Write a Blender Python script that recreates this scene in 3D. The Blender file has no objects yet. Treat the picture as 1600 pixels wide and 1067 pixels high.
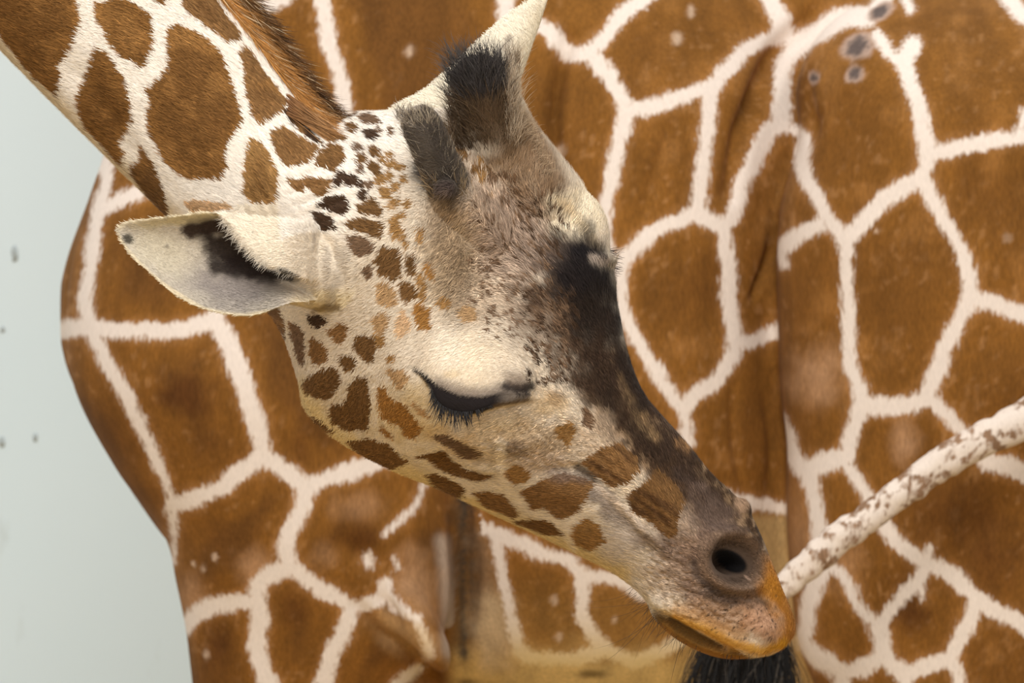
import bpy, math
import numpy as np
from mathutils import Vector

# ------------------------------------------------------------------ camera, sky, lights
K = 1.0333e-4            # radians per photo pixel (1600 x 1067 frame)
ZC = 2.20                # camera height (m)
scn = bpy.context.scene
col = scn.collection
cam_d = bpy.data.cameras.new('camera'); cam = bpy.data.objects.new('camera', cam_d); col.objects.link(cam)
cam_d.sensor_width = 36.0; cam_d.lens = 36.0 / (1600 * K)
cam_d.clip_start = 0.1; cam_d.clip_end = 100
cam.location = (0, 0, ZC); cam.rotation_euler = (math.pi / 2, 0, 0)
cam_d.dof.use_dof = True; cam_d.dof.focus_distance = 5.93; cam_d.dof.aperture_fstop = 19
scn.camera = cam

wd = bpy.data.worlds.new('barn_daylight'); scn.world = wd; wd.use_nodes = True
bgn = wd.node_tree.nodes['Background']
bgn.inputs[0].default_value = (1.0, 0.97, 0.93, 1); bgn.inputs[1].default_value = 0.84

def area(name, loc, target, size, energy, colour):
    d = bpy.data.lights.new(name, 'AREA'); d.shape = 'SQUARE'; d.size = size; d.energy = energy; d.color = colour
    o = bpy.data.objects.new(name, d); col.objects.link(o); o.location = loc
    o.rotation_euler = (Vector(target) - Vector(loc)).to_track_quat('-Z', 'Y').to_euler()
    return o
area('skylight', (-0.6, 1.6, 5.6), (0.1, 6.8, 2.2), 2.6, 260, (1.0, 0.96, 0.90))
area('skylight_rear', (0.8, 8.2, 6.8), (0.6, 8.6, 2.0), 2.0, 50, (1.0, 0.96, 0.90))

scn.view_settings.view_transform = 'Standard'; scn.view_settings.look = 'None'
scn.view_settings.exposure = 0.0; scn.view_settings.gamma = 1.0
scn.view_settings.use_curve_mapping = False

# ------------------------------------------------------------------ helpers
rng = np.random.default_rng(7)
def lin(c):
    c = np.asarray(c, float) / 255.0
    return np.where(c <= 0.04045, c / 12.92, ((c + 0.055) / 1.055) ** 2.4)
def P(px, py, d):
    px, py, d = np.broadcast_arrays(np.asarray(px, float), np.asarray(py, float), np.asarray(d, float))
    return np.stack([(px - 800) * K * d, d, ZC - (py - 533.5) * K * d], -1)
def PX(v):
    s = 1.0 / (K * v[:, 1])
    return v[:, 0] * s + 800, 533.5 - (v[:, 2] - ZC) * s
def sstep(a, b, x):
    t = np.clip((x - a) / (b - a), 0, 1); return t * t * (3 - 2 * t)
def _hash(i, j, seed):
    n = (i * 374761393 + j * 668265263 + seed * 1442695041) & 0x7fffffff
    n = ((n ^ (n >> 13)) * 1274126177) & 0x7fffffff
    return ((n ^ (n >> 16)) & 0xffff) / 65535.0
def vn(x, y, seed=0):
    xi = np.floor(x).astype(np.int64); yi = np.floor(y).astype(np.int64)
    fx = x - xi; fy = y - yi
    fx = fx * fx * (3 - 2 * fx); fy = fy * fy * (3 - 2 * fy)
    a = _hash(xi, yi, seed); b = _hash(xi + 1, yi, seed); c = _hash(xi, yi + 1, seed); d = _hash(xi + 1, yi + 1, seed)
    return (a * (1 - fx) + b * fx) * (1 - fy) + (c * (1 - fx) + d * fx) * fy
def fbm(x, y, seed=0, o=3):
    s = 0; w = 0; amp = 1.0
    for k in range(o):
        s = s + amp * vn(x * 2 ** k, y * 2 ** k, seed + k * 17); w += amp; amp *= 0.5
    return s / w
def cr(pts, n):
    """Catmull-Rom through rows of pts, n samples, uniform in station index."""
    p = np.asarray(pts, float); m = len(p)
    t = np.linspace(0, m - 1, n); i = np.clip(t.astype(int), 0, m - 2); f = (t - i)[:, None]
    sh = p.shape[1:]; q = p.reshape(m, -1)
    p0 = q[np.maximum(i - 1, 0)]; p1 = q[i]; p2 = q[i + 1]; p3 = q[np.minimum(i + 2, m - 1)]
    r = 0.5 * ((2 * p1) + (p2 - p0) * f + (2 * p0 - 5 * p1 + 4 * p2 - p3) * f ** 2 + (3 * p1 - p0 - 3 * p2 + p3) * f ** 3)
    return r.reshape((n,) + sh)
def mesh_np(name, v, quads=None, tris=None):
    me = bpy.data.meshes.new(name)
    v = np.ascontiguousarray(v, np.float32)
    me.vertices.add(len(v)); me.vertices.foreach_set('co', v.ravel())
    lo = []; st = []; n = 0
    if quads is not None and len(quads):
        q = np.asarray(quads, np.int32); lo.append(q.ravel()); st.append(np.arange(len(q)) * 4 + n); n += q.size
    if tris is not None and len(tris):
        q = np.asarray(tris, np.int32); lo.append(q.ravel()); st.append(np.arange(len(q)) * 3 + n); n += q.size
    lo = np.concatenate(lo).astype(np.int32); st = np.concatenate(st).astype(np.int32)
    me.loops.add(len(lo)); me.loops.foreach_set('vertex_index', lo)
    me.polygons.add(len(st)); me.polygons.foreach_set('loop_start', st)
    me.update(calc_edges=True); me.validate()
    me.polygons.foreach_set('use_smooth', np.ones(len(me.polygons), bool))
    return me
def rings_mesh(R):
    """closed tube from rings R (n, m, 3) with centre-fan caps -> verts, quads, tris"""
    n, m, _ = R.shape
    v = R.reshape(-1, 3)
    i = np.arange(n - 1)[:, None] * m; j = np.arange(m)[None, :]; j2 = (j + 1) % m
    q = np.stack([i + j, i + j2, i + m + j2, i + m + j], -1).reshape(-1, 4)
    c0 = len(v); v = np.concatenate([v, R[0].mean(0)[None], R[-1].mean(0)[None]])
    jj = np.arange(m); k = (n - 1) * m
    t = np.concatenate([np.stack([np.full(m, c0), (jj + 1) % m, jj], -1),
                        np.stack([np.full(m, c0 + 1), k + jj, k + (jj + 1) % m], -1)])
    return v, q, t
def tube(path, ra, rb=None, n=60, m=32, up=(0, 1, 0)):
    """elliptic tube along a 3-D path; ra across the path in the plane, rb along 'up'"""
    rb = ra if rb is None else rb
    D = cr(np.column_stack([path, ra, rb]), n)
    p = D[:, :3]; t = np.gradient(p, axis=0); t /= np.linalg.norm(t, axis=1, keepdims=True)
    u = np.asarray(up, float)[None] - t * (t @ np.asarray(up, float))[:, None]; u /= np.linalg.norm(u, axis=1, keepdims=True)
    w = np.cross(t, u)
    a = np.linspace(0, 2 * math.pi, m, endpoint=False)
    R = p[:, None] + w[:, None] * (np.cos(a)[None, :, None] * D[:, 3, None, None]) + u[:, None] * (np.sin(a)[None, :, None] * D[:, 4, None, None])
    return rings_mesh(R)
def chords(st, n=80, m=40, p=2.0):
    """loft from stations (Tx,Ty,Bx,By,depth,half_thick): super-elliptic rings spanning T-B in the picture plane"""
    D = cr(np.asarray(st, float), n)
    a = np.linspace(0, 2 * math.pi, m, endpoint=False)
    ca = np.sign(np.cos(a)) * np.abs(np.cos(a)) ** (2 / p); sa = np.sign(np.sin(a)) * np.abs(np.sin(a)) ** (2 / p)
    T = P(D[:, 0], D[:, 1], D[:, 4]); B = P(D[:, 2], D[:, 3], D[:, 4])
    R = ((T + B) / 2)[:, None] + ((T - B) / 2)[:, None] * ca[None, :, None]
    R = R + np.array([0, 1.0, 0])[None, None] * (sa[None, :, None] * D[:, 5, None, None])
    return rings_mesh(R)
def ellipsoid(c, r, n=24, m=32):
    th = np.linspace(0.02, math.pi - 0.02, n); a = np.linspace(0, 2 * math.pi, m, endpoint=False)
    R = np.stack([np.sin(th)[:, None] * np.cos(a)[None] * r[0], np.sin(th)[:, None] * np.sin(a)[None] * r[1],
                  np.cos(th)[:, None] * np.ones(m)[None] * r[2]], -1) + np.asarray(c)
    return rings_mesh(R)
def merge(parts):
    V = []; Q = []; T = []; o = 0
    for v, q, t in parts:
        V.append(v); Q.append(np.asarray(q).reshape(-1, 4) + o); T.append(np.asarray(t).reshape(-1, 3) + o); o += len(v)
    return np.concatenate(V), np.concatenate(Q), np.concatenate(T)
def remesh(parts, vox):
    """union of closed pieces into one continuous skin"""
    me = mesh_np('tmp', *merge(parts)); o = bpy.data.objects.new('tmp', me); col.objects.link(o)
    md = o.modifiers.new('r', 'REMESH'); md.mode = 'VOXEL'; md.voxel_size = vox
    dg = bpy.context.evaluated_depsgraph_get(); r = bpy.data.meshes.new_from_object(o.evaluated_get(dg), depsgraph=dg)
    bpy.data.objects.remove(o); bpy.data.meshes.remove(me)
    v = np.empty(len(r.vertices) * 3, np.float32); r.vertices.foreach_get('co', v)
    l = np.empty(len(r.loops), np.int32); r.loops.foreach_get('vertex_index', l)
    tot = np.empty(len(r.polygons), np.int32); r.polygons.foreach_get('loop_total', tot)
    bpy.data.meshes.remove(r)
    assert (tot == 4).all()
    return v.reshape(-1, 3).astype(float), l.reshape(-1, 4)
def edges_of(q):
    e = np.concatenate([q[:, [0, 1]], q[:, [1, 2]], q[:, [2, 3]], q[:, [3, 0]]])
    return e
def smooth(v, q, it, f=0.5, w=None):
    e = edges_of(q); n = len(v)
    cnt = np.bincount(e.ravel(), minlength=n)[:, None]
    for k in range(it):
        s = np.stack([np.bincount(e[:, 0], v[e[:, 1], c], n) + np.bincount(e[:, 1], v[e[:, 0], c], n) for c in range(3)], -1)
        d = s / np.maximum(cnt, 1) - v
        v = v + d * f * (1 if w is None else w[:, None])
    return v
def normals(v, q):
    fn = np.cross(v[q[:, 2]] - v[q[:, 0]], v[q[:, 3]] - v[q[:, 1]])
    n = np.zeros_like(v)
    for k in range(4):
        for c in range(3):
            n[:, c] += np.bincount(q[:, k], fn[:, c], len(v))
    return n / np.maximum(np.linalg.norm(n, axis=1, keepdims=True), 1e-12)
def poly_sd(x, y, poly):
    """signed distance (pixels), positive inside"""
    p = np.asarray(poly, float); q = np.roll(p, -1, 0)
    d = np.full(x.shape, 1e9); ins = np.zeros(x.shape, bool)
    for (ax, ay), (bx, by) in zip(p, q):
        ex, ey = bx - ax, by - ay
        t = np.clip(((x - ax) * ex + (y - ay) * ey) / (ex * ex + ey * ey + 1e-9), 0, 1)
        d = np.minimum(d, (x - ax - t * ex) ** 2 + (y - ay - t * ey) ** 2)
        c = ((ay > y) != (by > y))
        with np.errstate(divide='ignore', invalid='ignore'):
            ins ^= c & (x < (bx - ax) * (y - ay) / (by - ay + (1e-12 if by == ay else 0)) + ax)
    return np.where(ins, 1, -1) * np.sqrt(d)
def line_d(x, y, pts, closed=False):
    """distance to a polyline, with the side sign (left +) and parameter along it"""
    p = np.asarray(pts, float); best = np.full(x.shape, 1e9); par = np.zeros(x.shape); L = len(p) - 1
    for k in range(L):
        (ax, ay), (bx, by) = p[k, :2], p[k + 1, :2]
        ex, ey = bx - ax, by - ay
        t = np.clip(((x - ax) * ex + (y - ay) * ey) / (ex * ex + ey * ey + 1e-9), 0, 1)
        d = (x - ax - t * ex) ** 2 + (y - ay - t * ey) ** 2
        m = d < best; best = np.where(m, d, best); par = np.where(m, (k + t) / L, par)
    return np.sqrt(best), par
def smooth_line(pts, n=None):
    p = np.asarray(pts, float)
    return cr(p, n or (len(p) - 1) * 5 + 1)

# ------------------------------------------------------------------ materials
def new_mat(name):
    m = bpy.data.materials.new(name); m.use_nodes = True
    nt = m.node_tree; nt.nodes.clear()
    out = nt.nodes.new('ShaderNodeOutputMaterial'); b = nt.nodes.new('ShaderNodeBsdfPrincipled')
    nt.links.new(b.outputs[0], out.inputs[0]); b.inputs['Specular IOR Level'].default_value = 0.25
    return m, nt, b
def node(nt, t, **kw):
    n = nt.nodes.new(t)
    for k, v in kw.items(): setattr(n, k, v)
    return n
def math_n(nt, op, a, b=None, clamp=False):
    n = node(nt, 'ShaderNodeMath', operation=op); n.use_clamp = clamp
    for k, s in ((0, a), (1, b)):
        if s is None: continue
        if isinstance(s, (int, float)): n.inputs[k].default_value = s
        else: nt.links.new(s, n.inputs[k])
    return n.outputs[0]
def mix_n(nt, fac, a, b, bt='MIX'):
    n = node(nt, 'ShaderNodeMix', data_type='RGBA', blend_type=bt)
    for k, s in ((0, fac), (6, a), (7, b)):
        if isinstance(s, (int, float)): n.inputs[k].default_value = s
        elif isinstance(s, tuple): n.inputs[k].default_value = s
        else: nt.links.new(s, n.inputs[k])
    return n.outputs[2]
def coat_material(name, jag, fine, edge, bump=0.25):
    """short hide: pale ground and brown patches split by the 'sd' attribute, with ragged hair edges and grain along 'fur'"""
    m, nt, b = new_mat(name)
    A = lambda n: node(nt, 'ShaderNodeAttribute', attribute_name=n)
    base, patch, sd, fur = A('base'), A('patch'), A('sd'), A('fur')
    def noise(scale, detail, rough=0.6):
        n = node(nt, 'ShaderNodeTexNoise'); n.inputs['Scale'].default_value = scale; n.inputs['Detail'].default_value = detail
        n.inputs['Roughness'].default_value = rough; nt.links.new(fur.outputs['Vector'], n.inputs['Vector']); return n.outputs['Fac']
    n1 = noise(jag[0], 3.0); n2 = noise(fine, 3.0); n3 = noise(jag[0] * 0.12, 3.0)
    j = math_n(nt, 'MULTIPLY', math_n(nt, 'SUBTRACT', n1, 0.5), jag[1])
    s = math_n(nt, 'ADD', sd.outputs['Fac'], j)
    f = math_n(nt, 'ADD', math_n(nt, 'DIVIDE', s, edge), 0.5, clamp=True)
    c = mix_n(nt, f, base.outputs['Color'], patch.outputs['Color'])
    g = math_n(nt, 'ADD', math_n(nt, 'MULTIPLY', math_n(nt, 'SUBTRACT', n2, 0.5), math_n(nt, 'ADD', math_n(nt, 'MULTIPLY', f, 0.75), 0.35)), 1.0)
    g2 = math_n(nt, 'ADD', math_n(nt, 'MULTIPLY', math_n(nt, 'SUBTRACT', n3, 0.5), math_n(nt, 'MULTIPLY', f, 0.9)), 1.0)
    gg = math_n(nt, 'MULTIPLY', g, g2)
    cc = node(nt, 'ShaderNodeCombineColor')
    for k in range(3): nt.links.new(gg, cc.inputs[k])
    c = mix_n(nt, 1.0, c, cc.outputs[0], 'MULTIPLY')
    nt.links.new(c, b.inputs['Base Color'])
    b.inputs['Roughness'].default_value = 0.8; b.inputs['Specular IOR Level'].default_value = 0.10
    b.inputs['Sheen Weight'].default_value = 0.02
    bp = node(nt, 'ShaderNodeBump'); bp.inputs['Strength'].default_value = bump; bp.inputs['Distance'].default_value = 0.002
    nt.links.new(n2, bp.inputs['Height']); nt.links.new(bp.outputs[0], b.inputs['Normal'])
    return m
def hair_material(name, rough=0.5, spec=0.3):
    m, nt, b = new_mat(name)
    a = node(nt, 'ShaderNodeAttribute', attribute_name='hair')
    n = node(nt, 'ShaderNodeTexNoise'); n.inputs['Scale'].default_value = 60
    tc = node(nt, 'ShaderNodeTexCoord'); nt.links.new(tc.outputs['Object'], n.inputs['Vector'])
    g = math_n(nt, 'ADD', math_n(nt, 'MULTIPLY', n.outputs['Fac'], 0.5), 0.75)
    cc = node(nt, 'ShaderNodeCombineColor')
    for k in range(3): nt.links.new(g, cc.inputs[k])
    nt.links.new(mix_n(nt, 1.0, a.outputs['Color'], cc.outputs[0], 'MULTIPLY'), b.inputs['Base Color'])
    b.inputs['Roughness'].default_value = rough; b.inputs['Specular IOR Level'].default_value = spec
    return m
def attr(me, name, arr, kind='FLOAT'):
    a = me.attributes.new(name, kind, 'POINT')
    arr = np.asarray(arr, np.float32)
    if kind == 'FLOAT': a.data.foreach_set('value', arr.ravel())
    elif kind == 'FLOAT_VECTOR': a.data.foreach_set('vector', arr.ravel())
    else:
        if arr.shape[1] == 3: arr = np.column_stack([arr, np.ones(len(arr), np.float32)])
        a.data.foreach_set('color', arr.ravel())
def link(name, me, mat, parent=None, origin=None):
    if origin is not None:
        v = np.empty(len(me.vertices) * 3, np.float32); me.vertices.foreach_get('co', v)
        v = v.reshape(-1, 3) - np.asarray(origin, np.float32); me.vertices.foreach_set('co', v.ravel()); me.update()
    o = bpy.data.objects.new(name, me); col.objects.link(o)
    if origin is not None: o.location = origin
    me.materials.append(mat)
    if parent is not None:
        o.parent = parent
        o.matrix_parent_inverse.identity()
        if origin is not None: o.location = Vector(origin) - parent.location
    return o
def tag(o, label=None, cat=None, group=None, kind=None):
    if label: o['label'] = label
    if cat: o['category'] = cat
    if group: o['group'] = group
    if kind: o['kind'] = kind
    return o

def strands(pts, width, colours, sides=3, nrm=None):
    """hairs: pts (N,k,3), root width (N,), colours (N,k,3) -> tapered tubes as one mesh"""
    N, k, _ = pts.shape
    t = np.gradient(pts, axis=1); t /= np.maximum(np.linalg.norm(t, axis=2, keepdims=True), 1e-9)
    ref = np.tile(np.array([0.31, -0.9, 0.29]), (N, k, 1))
    a = np.cross(t, ref); a /= np.maximum(np.linalg.norm(a, axis=2, keepdims=True), 1e-9); b = np.cross(t, a)
    tap = np.linspace(1, 0.0, k) ** 0.6; tap[-1] = 0.06
    w = width[:, None] * tap[None] * 0.5
    ph = np.linspace(0, 2 * math.pi, sides, endpoint=False)
    V = pts[:, :, None] + w[:, :, None, None] * (a[:, :, None] * np.cos(ph)[None, None, :, None] + b[:, :, None] * np.sin(ph)[None, None, :, None])
    V = V.reshape(-1, 3); C = np.repeat(colours.reshape(-1, 3), sides, 0)
    base = (np.arange(N) * k * sides)[:, None, None]; i = np.arange(k - 1)[None, :, None] * sides; j = np.arange(sides)[None, None, :]; j2 = (j + 1) % sides
    q = np.stack([base + i + j, base + i + j2, base + i + sides + j2, base + i + sides + j], -1).reshape(-1, 4)
    return V, q, C
def strand_object(name, pts, width, colours, mat, parent, origin, sides=3):
    V, q, C = strands(pts, width, colours, sides)
    me = mesh_np(name, V, q); attr(me, 'hair', C, 'FLOAT_COLOR')
    return link(name, me, mat, parent, origin)

# ------------------------------------------------------------------ the barn
def wall_material():
    m, nt, b = new_mat('pale_blue_plaster')
    tc = node(nt, 'ShaderNodeTexCoord')
    n = node(nt, 'ShaderNodeTexNoise'); n.inputs['Scale'].default_value = 1.3; n.inputs['Detail'].default_value = 5
    nt.links.new(tc.outputs['Object'], n.inputs['Vector'])
    c = mix_n(nt, n.outputs['Fac'], tuple(lin((214, 234, 243))) + (1,), tuple(lin((229, 241, 246))) + (1,))
    n2 = node(nt, 'ShaderNodeTexNoise'); n2.inputs['Scale'].default_value = 9; n2.inputs['Detail'].default_value = 4
    mp = node(nt, 'ShaderNodeMapping'); mp.inputs['Scale'].default_value = (1.6, 1, 0.6)
    nt.links.new(tc.outputs['Object'], mp.inputs['Vector']); nt.links.new(mp.outputs[0], n2.inputs['Vector'])
    st = math_n(nt, 'MULTIPLY', math_n(nt, 'SUBTRACT', n2.outputs['Fac'], 0.66), 5.0, clamp=True)
    c = mix_n(nt, math_n(nt, 'MULTIPLY', st, 0.5), c, tuple(lin((168, 174, 166))) + (1,))
    nt.links.new(c, b.inputs['Base Color']); b.inputs['Roughness'].default_value = 0.6
    bp = node(nt, 'ShaderNodeBump'); bp.inputs['Strength'].default_value = 0.15; nt.links.new(n2.outputs['Fac'], bp.inputs['Height']); nt.links.new(bp.outputs[0], b.inputs['Normal'])
    return m
def floor_material():
    m, nt, b = new_mat('sandy_straw_floor')
    tc = node(nt, 'ShaderNodeTexCoord')
    n = node(nt, 'ShaderNodeTexNoise'); n.inputs['Scale'].default_value = 6; n.inputs['Detail'].default_value = 6
    nt.links.new(tc.outputs['Object'], n.inputs['Vector'])
    nt.links.new(mix_n(nt, n.outputs['Fac'], tuple(lin((150, 120, 70))) + (1,), tuple(lin((205, 175, 115))) + (1,)), b.inputs['Base Color'])
    b.inputs['Roughness'].default_value = 0.9
    return m
def box(name, lo, hi, mat):
    x0, y0, z0 = lo; x1, y1, z1 = hi
    v = [(x0, y0, z0), (x1, y0, z0), (x1, y1, z0), (x0, y1, z0), (x0, y0, z1), (x1, y0, z1), (x1, y1, z1), (x0, y1, z1)]
    q = [(0, 3, 2, 1), (4, 5, 6, 7), (0, 1, 5, 4), (1, 2, 6, 5), (2, 3, 7, 6), (3, 0, 4, 7)]
    me = mesh_np(name, np.array(v, float), q); me.polygons.foreach_set('use_smooth', np.zeros(6, bool))
    return tag(link(name, me, mat), kind='structure')
floor = box('floor', (-8, -2, -0.1), (8, 10.6, 0.0), floor_material())
wall = box('wall_back', (-8, 10.6, -0.1), (8, 10.8, 5.5), wall_material())
_stain, _snt, _sb = new_mat('grey_scuff')
_n = node(_snt, 'ShaderNodeTexNoise'); _n.inputs['Scale'].default_value = 40
_snt.links.new(mix_n(_snt, _n.outputs['Fac'], tuple(lin((150, 158, 160))) + (1,), tuple(lin((204, 218, 222))) + (1,)), _sb.inputs['Base Color'])
for (sx, sy, rx, ry) in ((23, 396, 5, 15), (55, 683, 4, 7), (4, 515, 4, 6), (3, 690, 5, 10)):
    a = np.linspace(0, 2 * math.pi, 14, endpoint=False); r = 0.75 + 0.4 * rng.random(14)
    ring = P(sx + rx * r * np.cos(a), sy + ry * r * np.sin(a), 10.599)
    V = np.concatenate([ring, ring + np.array([0, 0.003, 0])])
    j = np.arange(14); q = np.stack([j, (j + 1) % 14, 14 + (j + 1) % 14, 14 + j], -1)
    t = [(0, i + 1, i) for i in range(1, 13)]
    link('scuff_mark', mesh_np('scuff_mark', V, q, t), _stain, wall)

# ------------------------------------------------------------------ the giraffe standing in profile behind
# pale lines of its net-like coat: half width (px) and the course of each line over its flank
LINES = [
 (11, [(162,240),(165,285),(152,335),(143,395),(136,440),(133,475),(141,512),(158,548),(180,590),(205,635)]),
 (9, [(205,635),(232,688),(250,735)]), (6, [(250,735),(262,770),(269,795),(272,835)]), (3.5, [(272,835),(271,880)]),
 (11, [(152,332),(185,315),(221,296),(250,280)]),
 (13, [(80,516),(133,513),(200,516),(260,516),(310,510),(338,494)]), (10, [(338,494),(350,470),(365,430)]),
 (15, [(338,494),(350,525),(366,562),(384,608),(398,652),(408,690),(412,712)]),
 (13, [(412,712),(380,737),(340,764),(300,780),(268,790)]),
 (13, [(412,712),(445,736),(477,758)]), (12, [(477,758),(520,746),(560,732),(600,720),(650,706)]),
 (13, [(477,758),(470,798),(444,855),(447,884),(406,911),(402,937)]),
 (13, [(402,937),(370,941),(335,946),(305,960),(288,980)]),
 (15, [(402,937),(405,970),(402,1010),(410,1040),(424,1080)]),
 (11, [(447,884),(480,905),(520,930),(550,950)]), (10, [(550,950),(575,946),(598,930),(602,912)]),
 (13, [(550,950),(535,990),(515,1030),(503,1080)]),
 (8, [(602,925),(625,950),(650,965)]), (8, [(652,966),(664,995),(668,1025)]), (5, [(668,750),(640,800),(603,832)]),
 (9, [(650,1046),(618,1072)]), (8, [(574,868),(580,882)]), (4, [(617,872),(624,886)]),
 (12, [(501,-10),(512,56),(527,105),(540,165),(556,230)]), (13, [(395,18),(430,5),(452,-14)]), (12, [(790,-10),(788,28)]),
 (12, [(836,38),(861,49),(886,80),(914,86),(932,71),(962,34),(1000,4),(1020,-14)]),
 (13, [(918,82),(945,112),(965,142),(980,172)]),
 (12, [(980,172),(1018,166),(1056,154),(1109,139),(1131,116),(1161,82),(1199,62),(1232,56)]),
 (14, [(1226,56),(1217,30),(1206,0),(1200,-20)]),
 (12, [(980,172),(976,200),(962,245),(950,305),(944,355),(955,400),(970,414)]),
 (11, [(1110,140),(1106,190),(1100,240),(1094,300),(1090,328)]),
 (12, [(1090,328),(1060,344),(1037,353),(1000,379),(970,412)]),
 (11, [(970,412),(968,462),(978,503),(1000,540),(1030,588),(1064,636)]), (9, [(1064,636),(1073,665),(1072,690)]),
 (12, [(1066,638),(1090,614),(1112,598),(1138,572),(1150,537)]),
 (13, [(1150,537),(1145,500),(1138,450),(1136,400),(1130,360)]), (14, [(1090,328),(1108,346),(1130,360)]),
 (13, [(1130,358),(1148,325),(1160,288),(1180,246),(1202,207),(1222,193)]),
 ('t', 11, [(1150,537),(1185,528),(1222,514),(1250,505)]),
 (14, [(1222,193),(1221,150),(1225,100),(1244,75)]), (17, [(1244,75),(1277,50),(1315,28),(1356,25)]), (12, [(1356,25),(1378,2),(1390,-14)]),
 (7, [(1224,194),(1244,204),(1259,215)]),
 (12, [(1257,218),(1255,262),(1277,307),(1292,341),(1322,378)]),
 ('h', 12, [(1190,402),(1214,390),(1244,370),(1280,352)]), ('h', 8, [(1210,380),(1217,390),(1226,412)]),
 (11, [(1322,378),(1323,430),(1324,480),(1328,540),(1335,588),(1349,628)]),
 (13, [(1322,376),(1360,332),(1404,297),(1440,275)]),
 (13, [(1442,272),(1450,240),(1440,190),(1421,126),(1413,96),(1426,67)]), (11, [(1413,98),(1390,82),(1371,58)]),
 (12, [(1450,242),(1490,232),(1540,220),(1610,212)]), (7, [(1598,175),(1600,212)]),
 (11, [(1442,276),(1456,312),(1478,350),(1500,392),(1513,430),(1515,466)]),
 (13, [(1515,466),(1545,473),(1574,482),(1610,494)]),
 (12, [(1515,466),(1497,503),(1482,535),(1466,576),(1450,618)]),
 (13, [(1349,630),(1390,636),(1430,628),(1450,618)]),
 (10, [(1450,618),(1476,646),(1502,672),(1545,716)]), (15, [(1545,720),(1575,730),(1612,742)]),
 (12, [(1349,630),(1335,670),(1322,708)]), ('h', 14, [(1322,710),(1290,722),(1262,735),(1240,715),(1227,685),(1218,660)]),
 (12, [(1262,738),(1274,783),(1281,824),(1284,860)]),
 (10, [(1318,716),(1335,745),(1352,775),(1375,812)]), (12, [(1375,812),(1405,850),(1443,879)]),
 (13, [(1443,879),(1478,893),(1525,933),(1562,956),(1610,984)]), (7, [(1446,880),(1452,856)]),
 (10, [(1444,884),(1437,905),(1405,938),(1375,980)]), (5, [(1437,905),(1441,934)]),
 (8, [(1375,982),(1360,967),(1337,937),(1326,911),(1304,889),(1290,884)]),
 ('h', 13, [(1292,884),(1276,912),(1264,945),(1259,988),(1244,1006)]),
 (13, [(1255,1000),(1277,1026),(1315,1048),(1352,1042),(1378,1026)]), (14, [(1375,982),(1378,1026)]),
 (13, [(1378,1026),(1412,1050),(1450,1038),(1484,1026),(1502,993),(1522,950),(1526,934)]),
 (10, [(1484,1026),(1496,1052),(1502,1080)]), (13, [(1412,1050),(1418,1080)]), (10, [(1315,1048),(1318,1080)]),
 (8, [(1408,-10),(1424,16)]), (12, [(1568,-14),(1590,15),(1612,34)]),
 ('t', 10, [(1140,778),(1190,788),(1230,795),(1260,800)]),
 (10, [(722,770),(734,800),(748,818),(771,834)]), (9, [(771,834),(780,878),(790,920),(800,970)]),
 (12, [(771,836),(814,850),(851,866),(888,876),(913,899)]), (11, [(913,899),(908,939),(913,973),(949,1016),(992,1034)]),
 (10, [(915,899),(949,902),(985,914),(1010,930)]), (12, [(556,230),(560,300),(540,370),(460,420),(365,430)]), (12, [(560,300),(640,350),(720,330),(762,250),(784,120),(788,28)]),
 (12, [(540,370),(570,460),(620,540),(612,630),(650,706)]), (12, [(620,540),(720,560),(800,520),(830,440),(780,380),(720,330)]), (12, [(830,440),(900,420),(960,402)]),
 (12, [(800,520),(850,600),(930,640),(990,700),(1072,690)]), (12, [(850,600),(800,680),(740,730),(722,770)]), (12, [(650,706),(700,704),(740,730)]),
 (11, [(990,700),(1010,780),(1080,820),(1140,778)]), (11, [(1010,780),(1000,860),(1010,930)]), (11, [(1080,820),(1110,900),(1090,980),(992,1034)]),
 (10, [(949,1016),(903,1028),(857,1031),(818,1022),(800,970)]),
]
D2 = 8.4
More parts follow.
